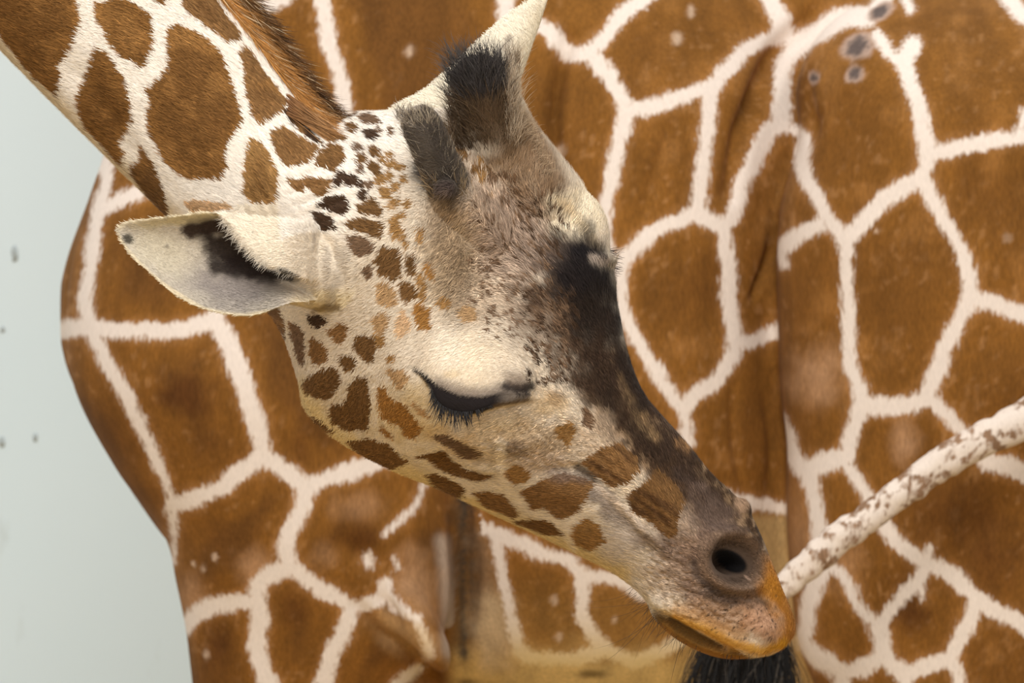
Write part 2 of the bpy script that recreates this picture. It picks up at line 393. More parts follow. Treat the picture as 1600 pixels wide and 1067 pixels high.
def back_body():
    parts = []
    dc = 8.70
    tor = [(96,440,96,540,dc,.03),(112,385,112,592,dc,.09),(150,285,155,675,dc,.16),(210,110,215,780,dc,.21),(300,-60,300,880,dc,.25),(450,-230,450,950,dc,.28),
           (650,-215,650,1075,dc,.29),(760,-190,760,1110,dc,.305),(850,-170,850,1140,dc,.335),(1020,-125,1020,1150,dc,.345),(1130,-100,1130,1130,dc,.31),(1205,-90,1205,1170,dc,.25),(1300,-75,1300,1150,dc,.23),
           (1450,-40,1450,900,dc,.29),(1620,20,1620,800,dc,.25),(1740,100,1740,650,dc,.18),(1800,240,1800,480,dc,.08)]
    parts.append(chords(tor, 160, 80, 2.3))
    # near shoulder and foreleg, far ones behind
    def foreleg(d, dx=0, dz=0):
        d -= .05
        sh = [(250,60,520,60,d+.16,.05),(160,250,640,240,d+.13,.14),(108,430,690,420,d+.11,.19),(112,590,705,600,d+.10,.21),(180,730,706,730,d+.09,.19),(255,832,703,840,d+.08,.17),
              (276,911,702,920,d+.08,.15),(291,985,690,1000,d+.08,.13),(298,1046,640,1062,d+.08,.115),(310,1150,600,1160,d+.09,.10),(345,1400,570,1400,d+.10,.085),(375,1750,530,1750,d+.10,.062),
              (370,1930,545,1930,d+.10,.068),(385,2080,520,2080,d+.10,.055),(405,2400,510,2400,d+.10,.042),(405,2800,510,2800,d+.10,.042),(395,2880,530,2880,d+.10,.055),(375,2950,540,2950,d+.10,.065),(345,3050,550,3050,d+.10,.075)]
        sh = [(a+dx,b,c+dx,e,f,g) for a,b,c,e,f,g in sh]
        return chords(sh, 200, 48, 2.2)
    parts.append(foreleg(8.42))
    far = foreleg(8.80, 60); parts.append((far[0] + np.array([0, 0.02, 0]), far[1], far[2]))
    # elbow point, hanging behind the foreleg
    parts.append(chords([(556,905,560,945,8.41,.03),(585,885,598,980,8.39,.055),(628,890,640,1014,8.375,.07),(665,930,676,1044,8.375,.07),(692,985,692,1054,8.385,.05),(704,1015,704,1042,8.39,.02)], 60, 32))
    def hind(d, dx=0):
        th = [(1420,-40,1640,-40,d+.20,.05),(1292,40,1760,40,d+.15,.13),(1245,130,1815,130,d+.12,.18),(1248,220,1835,230,d+.11,.205),(1219,330,1840,340,d+.11,.215),(1214,450,1835,450,d+.11,.22),(1220,600,1820,600,d+.11,.21),
              (1230,700,1800,700,d+.11,.20),(1229,800,1780,800,d+.11,.19),(1234,890,1760,890,d+.11,.18),(1247,1000,1740,1000,d+.11,.165),(1272,1070,1725,1070,d+.11,.155),(1340,1250,1690,1250,d+.11,.13),
              (1450,1500,1690,1500,d+.11,.09),(1560,1750,1735,1740,d+.11,.065),(1590,1900,1745,1890,d+.11,.06),(1590,2100,1705,2100,d+.11,.045),(1585,2500,1690,2500,d+.11,.042),(1580,2820,1690,2820,d+.11,.043),(1565,2890,1700,2890,d+.11,.055),(1530,3050,1710,3050,d+.11,.075)]
        return chords([(a+dx,b,c+dx,e,f,g) for a,b,c,e,f,g in th], 220, 56, 2.3)
    parts.append(hind(8.315))
    far = hind(8.80, 70); parts.append(far)
    # neck and head, high above the frame
    npth = np.array([P(560,260,dc+.05),P(470,-100,dc),P(380,-500,dc),P(270,-1000,dc),P(200,-1600,dc),P(150,-2050,dc)])
    parts.append(tube(npth, [.20,.24,.20,.155,.12,.10], [.12,.15,.13,.11,.09,.08], 80, 40))
    parts.append(tube(np.array([P(210,-2130,dc),P(130,-2150,dc),P(-60,-2060,dc),P(-300,-1930,dc),P(-480,-1830,dc),P(-520,-1800,dc)]), [.05,.12,.13,.085,.07,.03], [.04,.10,.10,.065,.055,.03], 60, 32))
    for s in (-1, 1):
        parts.append(tube(np.array([P(130,-2180,dc+.06*s),P(170,-2290,dc+.06*s),P(190,-2350,dc+.06*s)]), [.03,.025,.015], None, 16, 16))
        parts.append(tube(np.array([P(200,-2150,dc+.09*s),P(260,-2200,dc+.2*s),P(280,-2230,dc+.28*s)]), [.04,.06,.01], [.02,.02,.01], 24, 20))
    # tail, swung forward across the thigh
    TL = [(1800,520,8.62,46),(1725,580,8.36,40),(1640,632,8.22,34),(1585,665,8.17,31),(1530,690,8.15,30),(1470,724,8.14,27),(1415,765,8.13,25.5),(1360,806,8.12,25),(1300,850,8.11,26),(1255,890,8.11,25),(1220,925,8.11,20),(1185,975,8.11,15),(1165,1020,8.11,10)]
    TL = np.array(TL); TL[2:, 2] -= .075; TL[1, 2] -= .04
    rad = TL[:, 3] * K * TL[:, 2]
    parts.append(tube(P(TL[:, 0], TL[:, 1], TL[:, 2]), rad, rad * 0.95, 120, 28))
    v, q = remesh(parts, 0.0062)
    v = smooth(v, q, 5)
    return v, q
bv, bq = back_body()
bn = normals(bv, bq)
x, y = PX(bv)
face = sstep(-0.05, 0.35, -bn[:, 1])
def groove(x, y, pts, w, depth, soft=1.0):
    d, t = line_d(x, y, smooth_line(pts))
    return depth * np.exp(-(d / w) ** 2) * np.sin(np.clip(t, 0.06, 0.94) * math.pi) ** 0.5
nearsurf = bv[:, 1] < 8.62
tailmask = (bv[:, 1] < 8.155) & (y > 560) & (x > 1150) & (y < 1060)
disp = np.zeros(len(bv))
for pts, w, dp in [([(1285,4),(1255,37),(1217,75),(1200,112),(1176,169),(1157,214),(1140,300)], 14, -.03),
                   ([(1210,335),(1203,399),(1178,466)], 5, -.02), ([(1049,195),(1037,232),(1015,292),(1000,360)], 7, -.008),
                   ([(888,60),(869,140),(864,206),(872,300)], 12, -.032), ([(1145,600),(1150,700),(1165,780)], 7, -.007), ([(1195,620),(1205,700),(1200,770)], 6, -.006),
                   ([(1262,120),(1254,150),(1262,190),(1268,215)], 13, -.012), ([(1320,150),(1275,185),(1258,215)], 8, -.004),
                   ([(560,945),(590,985),(630,1015),(680,1052)], 9, -.02), ([(545,850),(580,880),(600,910)], 16, -.012), ([(590,930),(610,950),(625,975)], 8, -.01),
                   ([(722,765),(726,860),(724,960),(720,1010)], 12, -.02), ([(745,850),(742,920),(738,980)], 6, -.012),
                   ([(575,870),(600,900),(640,950)], 10, .006), ([(690,800),(697,900),(700,990)], 6, .006), ([(360,880),(330,900)], 40, .005)]:
    disp += groove(x, y, pts, w, dp)
EY = [60,130,200,262,326,406,500,612,669,747,798]; EX = [1250,1215,1240,1225,1205,1206,1210,1216,1222,1222,1220]
disp += 0.006 * (fbm(x / 160, y / 160, 3, 2) - 0.5)
disp *= face * nearsurf * (~tailmask)
# soft muscle relief
tw = fbm(x / 18, y / 18, 41, 2) - 0.5
bv = bv + bn * disp[:, None] + bn * (tailmask * tw * 0.007)[:, None]
bv = smooth(bv, bq, 1)
bn = normals(bv, bq); x, y = PX(bv)
# coat: distance to the nearest pale line
wx = x + 7 * (vn(x / 26, y / 26, 5) - 0.5) + 3 * (vn(x / 8, y / 8, 6) - 0.5)
wy = y + 7 * (vn(x / 26, y / 26, 8) - 0.5) + 3 * (vn(x / 8, y / 8, 9) - 0.5)
sd = np.full(len(bv), 70.0)
EDGE_Y = [-50,40,130,200,262,326,406,500,612,669,747,798,877,937,1001,1064]
EDGE_X = [1330,1262,1225,1259,1240,1217,1216,1219,1225,1231,1229,1227,1232,1240,1247,1270]
edge = np.interp(y, EDGE_Y, EDGE_X)
thigh = (bv[:, 1] < 8.425) & (x > edge - 6)
for row in LINES:
    side, hw, pts = row if len(row) == 3 else ('', *row)
    p = smooth_line(pts)
    m = (wx > p[:, 0].min() - 90) & (wx < p[:, 0].max() + 90) & (wy > p[:, 1].min() - 90) & (wy < p[:, 1].max() + 90)
    if side == 't': m &= ~thigh
    if side == 'h': m &= thigh
    d, t = line_d(wx[m], wy[m], p)
    sd[m] = np.minimum(sd[m], d - hw)
# away from the part in view the net goes on as irregular cells
gx = np.arange(-700, 2300, 165); gy = np.arange(-2500, 3200, 190)
seeds = np.array([(a + (70 if k % 2 else 0), b) for k, b in enumerate(gy) for a in gx], float) + rng.uniform(-45, 45, (len(gx) * len(gy), 2))
out = (y < -18) | (y > 1085) | (x > 1618) | (x < 60)
oi = np.nonzero(out)[0]
for s in range(0, len(oi), 40000):
    ii = oi[s:s + 40000]
    dx = wx[ii][:, None] - seeds[None, :, 0]; dy = wy[ii][:, None] - seeds[None, :, 1]
    dd = np.sort(np.sqrt(dx * dx + dy * dy).astype(np.float32), axis=1)[:, :2] if False else np.partition(np.sqrt(dx * dx + dy * dy).astype(np.float32), 1, axis=1)[:, :2]
    sd[ii] = (dd[:, 1] - dd[:, 0]) * 0.5 - 12
white = lin((234, 221, 211)); N = len(bv)
base = np.tile(white, (N, 1)); patch = np.tile(lin((128, 85, 35)), (N, 1))
def lay(arr, w, c):
    w = np.clip(w, 0, 1)[:, None]; arr[:] = arr * (1 - w) + lin(c)[None] * w
def blob(x, y, cx, cy, rx, ry, ang=0, soft=0.6, warp=0.35, ws=20, seed=1):
    out = np.zeros(len(x)); R = max(rx, ry) * (1.35 + warp)
    m = np.nonzero((np.abs(x - cx) < R) & (np.abs(y - cy) < R))[0]; x, y = x[m], y[m]
    a = math.radians(ang); u = ((x - cx) * math.cos(a) + (y - cy) * math.sin(a)) / rx; v = (-(x - cx) * math.sin(a) + (y - cy) * math.cos(a)) / ry
    r = np.sqrt(u * u + v * v) + warp * (fbm(x / ws, y / ws, seed, 3) - 0.5) * 2
    out[m] = 1 - sstep(1 - soft, 1 + soft * 0.3, r)
    return out
def stroke(x, y, pts, w, soft=0.6, warp=0.3, ws=12, seed=2):
    p = np.asarray(pts, float)
    m = (x > p[:, 0].min() - 3 * w) & (x < p[:, 0].max() + 3 * w) & (y > p[:, 1].min() - 3 * w) & (y < p[:, 1].max() + 3 * w)
    r = np.zeros(len(x))
    d, t = line_d(x[m], y[m], smooth_line(p))
    d = d / w + warp * (fbm(x[m] / ws, y[m] / ws, seed, 2) - 0.5) * 2
    r[m] = 1 - sstep(1 - soft, 1 + soft * 0.4, d)
    return r
lay(patch, .45 * sstep(16, 2, sd + 10 * (fbm(x / 14, y / 14, 44) - .5)), (168, 120, 72))
lay(patch, .5 * sstep(.66, .8, vn(x / 5, y / 9, 45) * .6 + .4 * fbm(x / 60, y / 60, 46)), (176, 130, 84))
# mottled hide: smoky darker hearts on the shoulder, rubbed paler hair on the thigh
lay(patch, sstep(20, 60, sd + 26 * (fbm(x / 60, y / 60, 12) - 0.5) * 2) * (0.25 + .5 * sstep(860, 640, x)), (98, 64, 30))
lay(patch, 0.55 * sstep(0.5, 0.8, fbm(x / 90, y / 130, 15)), (116, 76, 32))
lay(patch, 0.45 * sstep(0.55, 0.8, fbm(x / 50, y / 60, 18)) * (x > 1000), (158, 110, 58))
for (cx, cy, rx, ry, w) in [(1275,600,55,55,.5),(1290,560,40,40,.3),(1415,690,26,48,.55),(1250,840,25,90,.35),(1320,880,40,60,.25),(470,790,20,30,.4),(560,790,60,30,.3),(640,900,30,60,.45),(505,870,30,25,.3),(400,890,40,40,.5),(300,930,30,40,.4)]:
    lay(patch, w * blob(x, y, cx, cy, rx, ry, 0, .9), (200, 158, 122))
for (cx, cy, rx, ry, w) in [(290,620,60,40,.8),(560,840,50,28,.8),(460,950,30,40,.6),(340,1010,30,40,.7),(470,700,20,40,.5),(1480,800,110,90,.5),(1420,930,40,60,.5),(1550,880,60,80,.5),(1100,450,50,60,.4),(1250,150,20,50,.5),(1415,960,50,30,.6)]:
    lay(patch, w * blob(x, y, cx, cy, rx, ry, 0, .9), (84, 50, 22))
# pale lower belly, with floor bounce painted in as yellow, and armpit skin
lay(base, .8 * sstep(930, 1050, y) * (x > 700) * (x < 1240), (222, 198, 146))
inb = sstep(690, 720, x) * (1 - thigh) * (y > 800)
lay(patch, .55 * sstep(850, 1000, y) * inb, (158, 120, 66))
belly = sstep(985, 1055, y + 40 * (fbm(x / 50, y / 30, 30) - .5)) * inb
lay(patch, .85 * belly, (208, 178, 118)); lay(base, .8 * belly, (216, 190, 132))
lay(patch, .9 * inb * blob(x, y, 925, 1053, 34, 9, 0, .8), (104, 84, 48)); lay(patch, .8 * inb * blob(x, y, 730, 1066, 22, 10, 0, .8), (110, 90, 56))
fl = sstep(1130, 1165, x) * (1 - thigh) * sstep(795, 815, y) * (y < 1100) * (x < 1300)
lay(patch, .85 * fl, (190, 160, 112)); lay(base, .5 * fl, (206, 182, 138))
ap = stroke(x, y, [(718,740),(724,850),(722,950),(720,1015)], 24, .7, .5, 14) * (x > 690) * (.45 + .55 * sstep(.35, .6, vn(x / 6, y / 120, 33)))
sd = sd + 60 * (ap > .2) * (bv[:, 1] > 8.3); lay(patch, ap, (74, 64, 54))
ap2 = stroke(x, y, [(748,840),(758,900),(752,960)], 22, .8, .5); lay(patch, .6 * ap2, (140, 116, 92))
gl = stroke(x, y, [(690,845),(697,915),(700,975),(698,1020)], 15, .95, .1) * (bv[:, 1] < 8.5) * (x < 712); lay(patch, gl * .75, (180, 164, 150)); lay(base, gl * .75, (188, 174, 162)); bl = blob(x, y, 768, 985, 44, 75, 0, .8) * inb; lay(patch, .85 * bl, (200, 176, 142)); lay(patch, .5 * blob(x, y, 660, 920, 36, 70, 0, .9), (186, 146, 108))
lay(base, .7 * blob(x, y, 650, 1000, 50, 40, 0, .8), (222, 194, 150))
lay(patch, .75 * blob(x, y, 630, 990, 75, 34, 35, .8) , (190, 152, 106)); lay(patch, .6 * blob(x, y, 605, 950, 22, 9, 40, .8), (112, 92, 74)); lay(patch, .6 * blob(x, y, 680, 1030, 22, 18, 0, .8), (160, 116, 62))
# healed grazes on the hip
for (cx, cy, rx, ry, an) in [(1340,72,25,17,-25),(1335,115,14,11,-30),(1375,19,20,11,-35),(1272,121,8,8,0)]:
    b0 = blob(x, y, cx, cy, rx * 1.25, ry * 1.3, an, .3, .25, 9); b1 = blob(x, y, cx, cy, rx * .85, ry * .85, an, .3, .4, 7)
    for arr in (base, patch):
        lay(arr, b0, (176, 150, 134)); lay(arr, b1, (96, 84, 80))
for (cx, cy, r) in [(1575,372,5),(1370,360,4),(1058,60,9),(1080,18,8),(876,235,8),(335,870,6),(318,888,4),(322,1022,6),(302,880,4),(866,938,7),(873,995,6),(960,968,4),(640,80,8)]:
    lay(patch, .7 * blob(x, y, cx, cy, r, r * 1.4, 0, .6, .3, 6), (214, 188, 164))
# tail: white with small brown flecks
tm = tailmask
tb = np.tile(lin((224, 210, 198)), (N, 1)); base[tm] = tb[tm]
fle = .5 * fbm(x / 7 + 4, y / 7, 77, 2) + .5 * fbm((x + y * .7) / 26, (y - x * .5) / 16, 78, 2)
along = sstep(1240, 1330, x)
lay(patch, tm * 1.0, (142, 112, 88))
sd = np.where(tm, (fle - 0.555) * 60, sd)
lay(base, tm * .45 * stroke(x, y, [(1600,690),(1530,722),(1470,752),(1415,790),(1360,832),(1300,876),(1262,912)], 12, .9), (196, 176, 156))
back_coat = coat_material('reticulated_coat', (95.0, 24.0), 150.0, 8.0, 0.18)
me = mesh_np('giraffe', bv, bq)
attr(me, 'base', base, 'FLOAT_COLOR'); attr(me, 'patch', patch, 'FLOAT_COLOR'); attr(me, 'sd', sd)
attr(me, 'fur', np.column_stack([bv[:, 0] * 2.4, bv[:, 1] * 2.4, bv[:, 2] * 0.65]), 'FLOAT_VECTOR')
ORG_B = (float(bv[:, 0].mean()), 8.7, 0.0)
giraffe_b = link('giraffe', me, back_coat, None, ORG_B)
tag(giraffe_b, 'giraffe standing in profile by the pale wall, brown flank netted with white lines', 'giraffe')
# tail tuft
hairm = hair_material('hair', 0.45, 0.35)
n = 1300
r0 = P(1170 + 56 * rng.uniform(-1, 1, n), 985 + 26 * rng.uniform(-1, 1, n), 8.035 + .012 * rng.normal(size=n))
tip = P(1160 + 80 * rng.uniform(-1, 1, n), 1170 + 70 * rng.random(n), 8.035 + .03 * rng.normal(size=n))
tt = np.linspace(0, 1, 7)[None, :, None]
pts = r0[:, None] * (1 - tt) + tip[:, None] * tt
side = (r0[:, 0] - P(1180, 1000, 8.11)[0])
pts[:, :, 0] += (np.sin(tt[:, :, 0] * math.pi) * (side[:, None] * 0.7 + 0.006 * rng.normal(size=(n, 1))))
colr = lin((22, 19, 18))[None, None] * rng.uniform(.4, 1.7, (n, 1, 1)) * np.ones((1, 7, 1))
gy_ = rng.random(n) < .05; colr[gy_] = lin((120, 110, 98))
strand_object('tail_tuft', pts, rng.uniform(.0007, .0013, n), colr, hairm, giraffe_b, tuple(P(1180, 985, 8.035)))

# ------------------------------------------------------------------ the giraffe lowering its head in front
# stations along neck and head: top edge, lower edge (photo px), depth, turn of the section about the axis (deg), section key
PROF = {
 'neck': [(0,.093),(.035,.086),(.062,.05),(.072,0),(.066,-.045),(.04,-.08),(0,-.092)],
 'poll': [(0,.10),(.05,.095),(.085,.05),(.088,0),(.075,-.06),(.045,-.11),(0,-.12)],
 'crown': [(0,.10),(.06,.097),(.097,.06),(.10,0),(.085,-.07),(.055,-.12),(0,-.13)],
 'eye': [(0,.088),(.06,.086),(.108,.062),(.112,.02),(.088,-.05),(.06,-.11),(0,-.125)],
 'face': [(0,.07),(.038,.066),(.062,.035),(.072,-.008),(.062,-.05),(.04,-.08),(0,-.085)],
 'nose': [(0,.06),(.035,.058),(.055,.03),(.06,0),(.052,-.035),(.035,-.06),(0,-.065)],
 'nostril': [(0,.05),(.04,.05),(.062,.025),(.066,-.005),(.055,-.04),(.035,-.06),(0,-.065)],
 'lip': [(0,.03),(.03,.028),(.045,.012),(.048,-.004),(.04,-.02),(.025,-.032),(0,-.034)],
 'tip': [(0,.012),(.015,.011),(.025,.005),(.027,-.001),(.022,-.008),(.014,-.012),(0,-.013)],
}
def mixp(a, b, t): return [tuple(np.array(p) * (1 - t) + np.array(q) * t) for p, q in zip(PROF[a], PROF[b])]
ST = [((-105,-600),(-560,-430),6.02,8,('neck','neck',0)), ((60,-365),(-330,-240),6.01,8,('neck','neck',0)), ((175,-225),(-130,-60),6.0,10,('neck','neck',0)), ((272,-112),(8,86),6.0,10,('neck','neck',0)),
 ((365,0),(130,209),6.0,12,('neck','neck',0)), ((428,78),(198,277),6.0,14,('neck','neck',0)), ((484,146),(262,341),6.0,16,('neck','poll',.3)),
 ((528,180),(330,415),6.0,22,('neck','poll',.7)), ((562,174),(400,468),6.0,28,('poll','poll',0)), ((604,172),(440,520),6.0,35,('poll','crown',.5)),
 ((655,166),(464,588),6.0,41,('crown','crown',0)), ((750,172),(476,636),6.0,45,('crown','crown',0)), ((822,205),(508,672),6.0,47,('crown','eye',.5)),
 ((862,280),(560,708),6.0,48,('eye','eye',0)), ((905,338),(620,738),6.0,48,('eye','eye',0)), ((950,415),(680,762),6.005,48,('eye','eye',0)),
 ((966,480),(740,790),6.01,48,('eye','face',.35)), ((981,550),(800,818),6.015,48,('eye','face',.75)), ((1005,612),(858,845),6.02,48,('face','face',0)),
 ((1040,655),(905,868),6.025,47,('face','nose',.4)), ((1075,694),(945,888),6.03,46,('face','nose',.8)), ((1110,738),(980,911),6.035,45,('nose','nose',0)),
 ((1141,767),(1008,938),6.04,45,('nose','nostril',.6)), ((1168,795),(1022,967),6.045,45,('nostril','nostril',0)), ((1190,838),(1050,994),6.05,45,('nostril','nostril',0)),
 ((1206,878),(1086,1015),6.055,45,('nostril','lip',.4)), ((1222,918),(1126,1028),6.06,45,('nostril','lip',.75)), ((1236,951),(1166,1029),6.065,45,('lip','lip',0)),
 ((1243,974),(1200,1024),6.07,45,('lip','tip',.5)), ((1242,992),(1222,1015),6.075,45,('tip','tip',0))]
def head_loft():
    rows = []
    for (T, B, d, th, (a, b, t)) in ST:
        hp = mixp(a, b, t)
        full = hp + [(-l, h) for l, h in hp[-2:0:-1]]
        rows.append(np.concatenate([[T[0], T[1], B[0], B[1], d, th], np.array(full).ravel()]))
    D = cr(rows, 420); nS = len(D); m = 120
    R = np.zeros((nS, m, 3))
    for i in range(nS):
        p = D[i, 6:].reshape(-1, 2); k = len(p)
        c = cr(np.concatenate([p[-2:], p, p[:3]]), (k + 4) * 10 + 1)[20:20 + k * 10]
        c = c[np.linspace(0, len(c), m, endpoint=False).astype(int)]
        th = math.radians(D[i, 5]); s_, c_ = math.sin(th), math.cos(th)
        a = -c[:, 0] * s_ + c[:, 1] * c_; b = c[:, 0] * c_ + c[:, 1] * s_
        a = (a - a.min()) / (a.max() - a.min())
        d = D[i, 4]; bm = (b.max() + b.min()) / 2
        px = D[i, 2] + (D[i, 0] - D[i, 2]) * a; py = D[i, 3] + (D[i, 1] - D[i, 3]) * a
        R[i] = P(px, py, d - (b - bm * 0.3))
    return rings_mesh(R)
def near_ear():
    #        x   yT   yB   flap  depth  cup
    C = [(184,358,364,358,5.868,.000),(188,352,376,352,5.867,.002),(196,348,389,348,5.868,.005),(212,344,408,344,5.870,.010),(240,340,432,340,5.874,.016),(270,337,459,337,5.879,.022),
         (300,333,476,333,5.884,.027),(330,330,487,331,5.889,.032),(355,331,492,346,5.893,.036),(380,334,494,380,5.896,.040),(405,337,492,404,5.898,.042),(430,339,482,421,5.90,.042),(455,341,474,430,5.905,.04),(485,346,472,440,5.918,.034),(515,356,468,446,5.94,.02),(545,375,460,450,5.965,.008)]
    D = cr(C, 90)
    rows = []
    for xx, yT, yB, yF, d, cup in D:
        v = np.linspace(0, 1, 34)
        yy = yB + (yT - yB) * v
        dd = d - cup * np.abs(2 * v - 1) ** 2.2
        fl = max(yF - yT, 0); w = np.linspace(0.06, 1, 16)
        y2 = yT + fl * w; d2 = d - cup - .010 * np.sin(np.minimum(w * 1.6, 1.57)) * min(1, fl / 12)
        X = np.concatenate([np.full(34, xx), np.full(16, xx)])
        rows.append(P(X, np.concatenate([yy, y2]), np.concatenate([dd, d2])))
    S = np.array(rows)
    # give the sheet thickness along its normal
    du = np.gradient(S, axis=0); dv = np.gradient(S, axis=1); nn = np.cross(du, dv); nn /= np.maximum(np.linalg.norm(nn, axis=2, keepdims=True), 1e-9)
    far = S + np.array([0, .0062, 0]) ; far[:, 34:] = S[:, 34:] + np.array([0, .0062, 0])
    R = np.concatenate([S, far[:, ::-1]], axis=1)
    return rings_mesh(R)
def front_head():
    parts = [head_loft(), near_ear()]
    parts.append(chords([(425,352,430,478,5.925,.022),(455,346,455,476,5.922,.032),(500,350,500,486,5.93,.042),(540,355,540,494,5.945,.045),(590,375,590,490,5.965,.035)], 50, 40))
    # far ear, seen from behind
    parts.append(chords([(590,185,700,300,6.03,.02),(628,158,790,265,6.03,.026),(662,140,800,210,6.03,.024),(700,108,806,150,6.03,.022),(742,68,822,100,6.03,.018),(792,24,842,44,6.035,.012),(832,-2,854,6,6.035,.007),(856,-16,862,-14,6.035,.003)], 80, 40))
    # horns
    parts.append(tube(np.concatenate([P([740,722,702,684,668,655,648],[372,335,290,250,215,185,168],[5.955,5.925,5.90,5.885,5.875,5.867,5.864])]), [.040,.028,.021,.0195,.0195,.017,.008], None, 70, 32))
    parts.append(tube(np.concatenate([P([828,812,790,772,757,748,744],[330,275,225,180,145,112,90],[6.03,5.99,5.965,5.95,5.94,5.93,5.925])]), [.060,.045,.036,.032,.030,.027,.012], None, 70, 32))
    parts.append(ellipsoid(P(699,294,5.872), (.010,.010,.010)))
    # far brow, bump on the forehead with its bare knob, far nostril rim
    parts.append(ellipsoid(P(884,372,6.03), (.043,.045,.050)))
    parts.append(ellipsoid(P(1158,800,6.05), (.0105,.02,.014)))
    v, q = remesh(parts, 0.00165)
    return v, q
fv, fq = front_head()
fv = smooth(fv, fq, 5)
fn = normals(fv, fq); x, y = PX(fv)
depth_ok = (fv[:, 1] < 6.03)
EYE_LINE = [(649,574),(664,590),(675,609),(681,624),(694,637),(712,644),(731,645),(750,641),(769,635),(797,629),(829,624)]
MOUTH = [(1018,948),(1026,953),(1056,965),(1097,988),(1131,1006),(1165,1021),(1190,1030)]
def relief(x, y, n):
    """modelled skin relief (metres, along the normal) at photo position x, y"""
    h = np.zeros(len(x)); f = sstep(0.0, 0.3, -n[:, 1])
    def b(cx, cy, rx, ry, ang, hh, p=2.0):
        a = math.radians(ang); u = ((x - cx) * math.cos(a) + (y - cy) * math.sin(a)) / rx; v = (-(x - cx) * math.sin(a) + (y - cy) * math.cos(a)) / ry
        return hh * np.exp(-(u * u + v * v) ** (p / 2))
    def ln(pts, w, hh):
        p = np.asarray(pts, float); r = np.zeros(len(x))
        m = (x > p[:, 0].min() - 4 * w) & (x < p[:, 0].max() + 4 * w) & (y > p[:, 1].min() - 4 * w) & (y < p[:, 1].max() + 4 * w)
        d, t = line_d(x[m], y[m], smooth_line(p)); r[m] = hh * np.exp(-(d / w) ** 2) * np.sin(np.clip(t, .05, .95) * math.pi) ** .5
        return r
    # upper lid: a dome that ends at the lash line
    el = smooth_line(EYE_LINE); yl = np.interp(x, el[:, 0], el[:, 1], left=575, right=624)
    inx = sstep(640, 690, x) * (1 - sstep(800, 850, x))
    above = sstep(7, -7, y - yl)
    h += inx * above * b(740, 600, 98, 74, 8, .017, 2.6) + b(748, 560, 110, 80, 10, .006)
    h -= inx * (1 - above) * .0035 * np.exp(-np.maximum(y - yl, 0) / 16)
    h += b(810, 590, 24, 16, 20, .004)
    h += b(912, 425, 52, 44, 20, .010) + b(940, 411, 17, 12, -10, .008, 3.0)
    # wrinkles over the inner corner of the eye
    r = np.hypot((x - 760) * .95, (y - 612) * 1.15); an = np.degrees(np.arctan2(y - 612, x - 760))
    for kk in range(5): h -= ln([(762 + 5 * kk,524 - 6 * kk),(795 + 6 * kk,556 - 6 * kk),(822 + 6 * kk,568 - 5 * kk),(836 + 6 * kk,586 - 3 * kk),(836 + 6 * kk,606),(826 + 6 * kk,618)], 2.6, .0022)
    h += .0004 * np.sin(r / 1.75) * sstep(52, 66, r) * (1 - sstep(84, 104, r)) * sstep(-75, -45, an) * (1 - sstep(5, 25, an))
    # brow ridge from horn to eye, cheek bone, hollows
    h += ln([(705,330),(700,400),(705,470),(735,520)], 26, .007) + ln([(640,560),(660,650),(740,690),(840,690),(900,650)], 18, .004)
    h -= ln([(660,470),(648,520),(640,560)], 16, .005) + b(640, 480, 30, 60, 0, .003)
    h += ln([(590,640),(640,690),(700,712)], 24, .004) - ln([(690,705),(715,728),(760,742)], 9, .005) + ln([(700,690),(740,725),(775,735)], 10, .005)
    h -= ln([(840,738),(900,735),(940,760),(985,810)], 11, .005) + ln([(945,785),(990,835),(1030,880)], 12, .003)
    h += ln([(935,757),(965,785),(1010,830),(1050,868)], 7, .0035) + ln([(860,765),(905,775),(935,810)], 22, .004)
    h -= ln([(905,640),(917,655),(925,672)], 5, .003) + b(880, 690, 50, 30, 20, .003)
    h += ln([(930,640),(975,720),(1050,800),(1110,860)], 20, .0035)
    h -= ln([(1085,855),(1095,895),(1130,925),(1180,935)], 9, .004)
    # nostril
    a = math.radians(28); u = ((x - 1146) * math.cos(a) + (y - 878) * math.sin(a)); v = (-(x - 1146) * math.sin(a) + (y - 878) * math.cos(a))
    rr = np.sqrt((u / 52) ** 2 + (v / 43) ** 2)
    h += .009 * np.exp(-((rr - .95) / .28) ** 2)
    ho = np.sqrt(((u + 5) / 28) ** 2 + ((v - 1) / 16) ** 2)
    h -= .034 * (1 - sstep(.45, 1.15, ho)) + .006 * (1 - sstep(.5, 1.0, rr))
    # mouth
    ml = smooth_line(MOUTH); d, t = line_d(x, y, ml); ym = np.interp(x, ml[:, 0], ml[:, 1])
    mx = sstep(1010, 1030, x) * (1 - sstep(1185, 1215, x))
    below = sstep(-3, 4, y - ym) * mx
    h -= below * .009 * (1 - .35 * sstep(0, 40, y - ym)) ; h += mx * .004 * np.exp(-((y - ym + 12) / 11) ** 2)
    h += b(1190, 980, 40, 32, 35, .005)
    # creases at the mouth corner
    h += .0009 * np.sin((x * .9 - y * .35) / 1.9) * b(1050, 935, 34, 26, 0, 1.0)
    # folds behind the ear and on the neck under it
    h += .0016 * np.sin((x * .35 + y * .94) / 3.0) * b(510, 310, 45, 45, 0, 1.0)
    h += .0010 * np.sin((x * .95 - y * .1) / 2.6) * b(525, 450, 50, 45, 0, 1.0)
    h += .0010 * np.sin((x * .8 - y * .45) / 2.4) * (b(470, 235, 45, 30, 25, 1.) + b(420, 290, 26, 40, 0, 1.) + b(425, 160, 26, 30, 0, .7))
    h += .0009 * np.sin((x * .9 - y * .55) / 2.6) * (b(955, 735, 45, 25, 25, 1.) + b(1025, 800, 40, 40, 0, 1.))
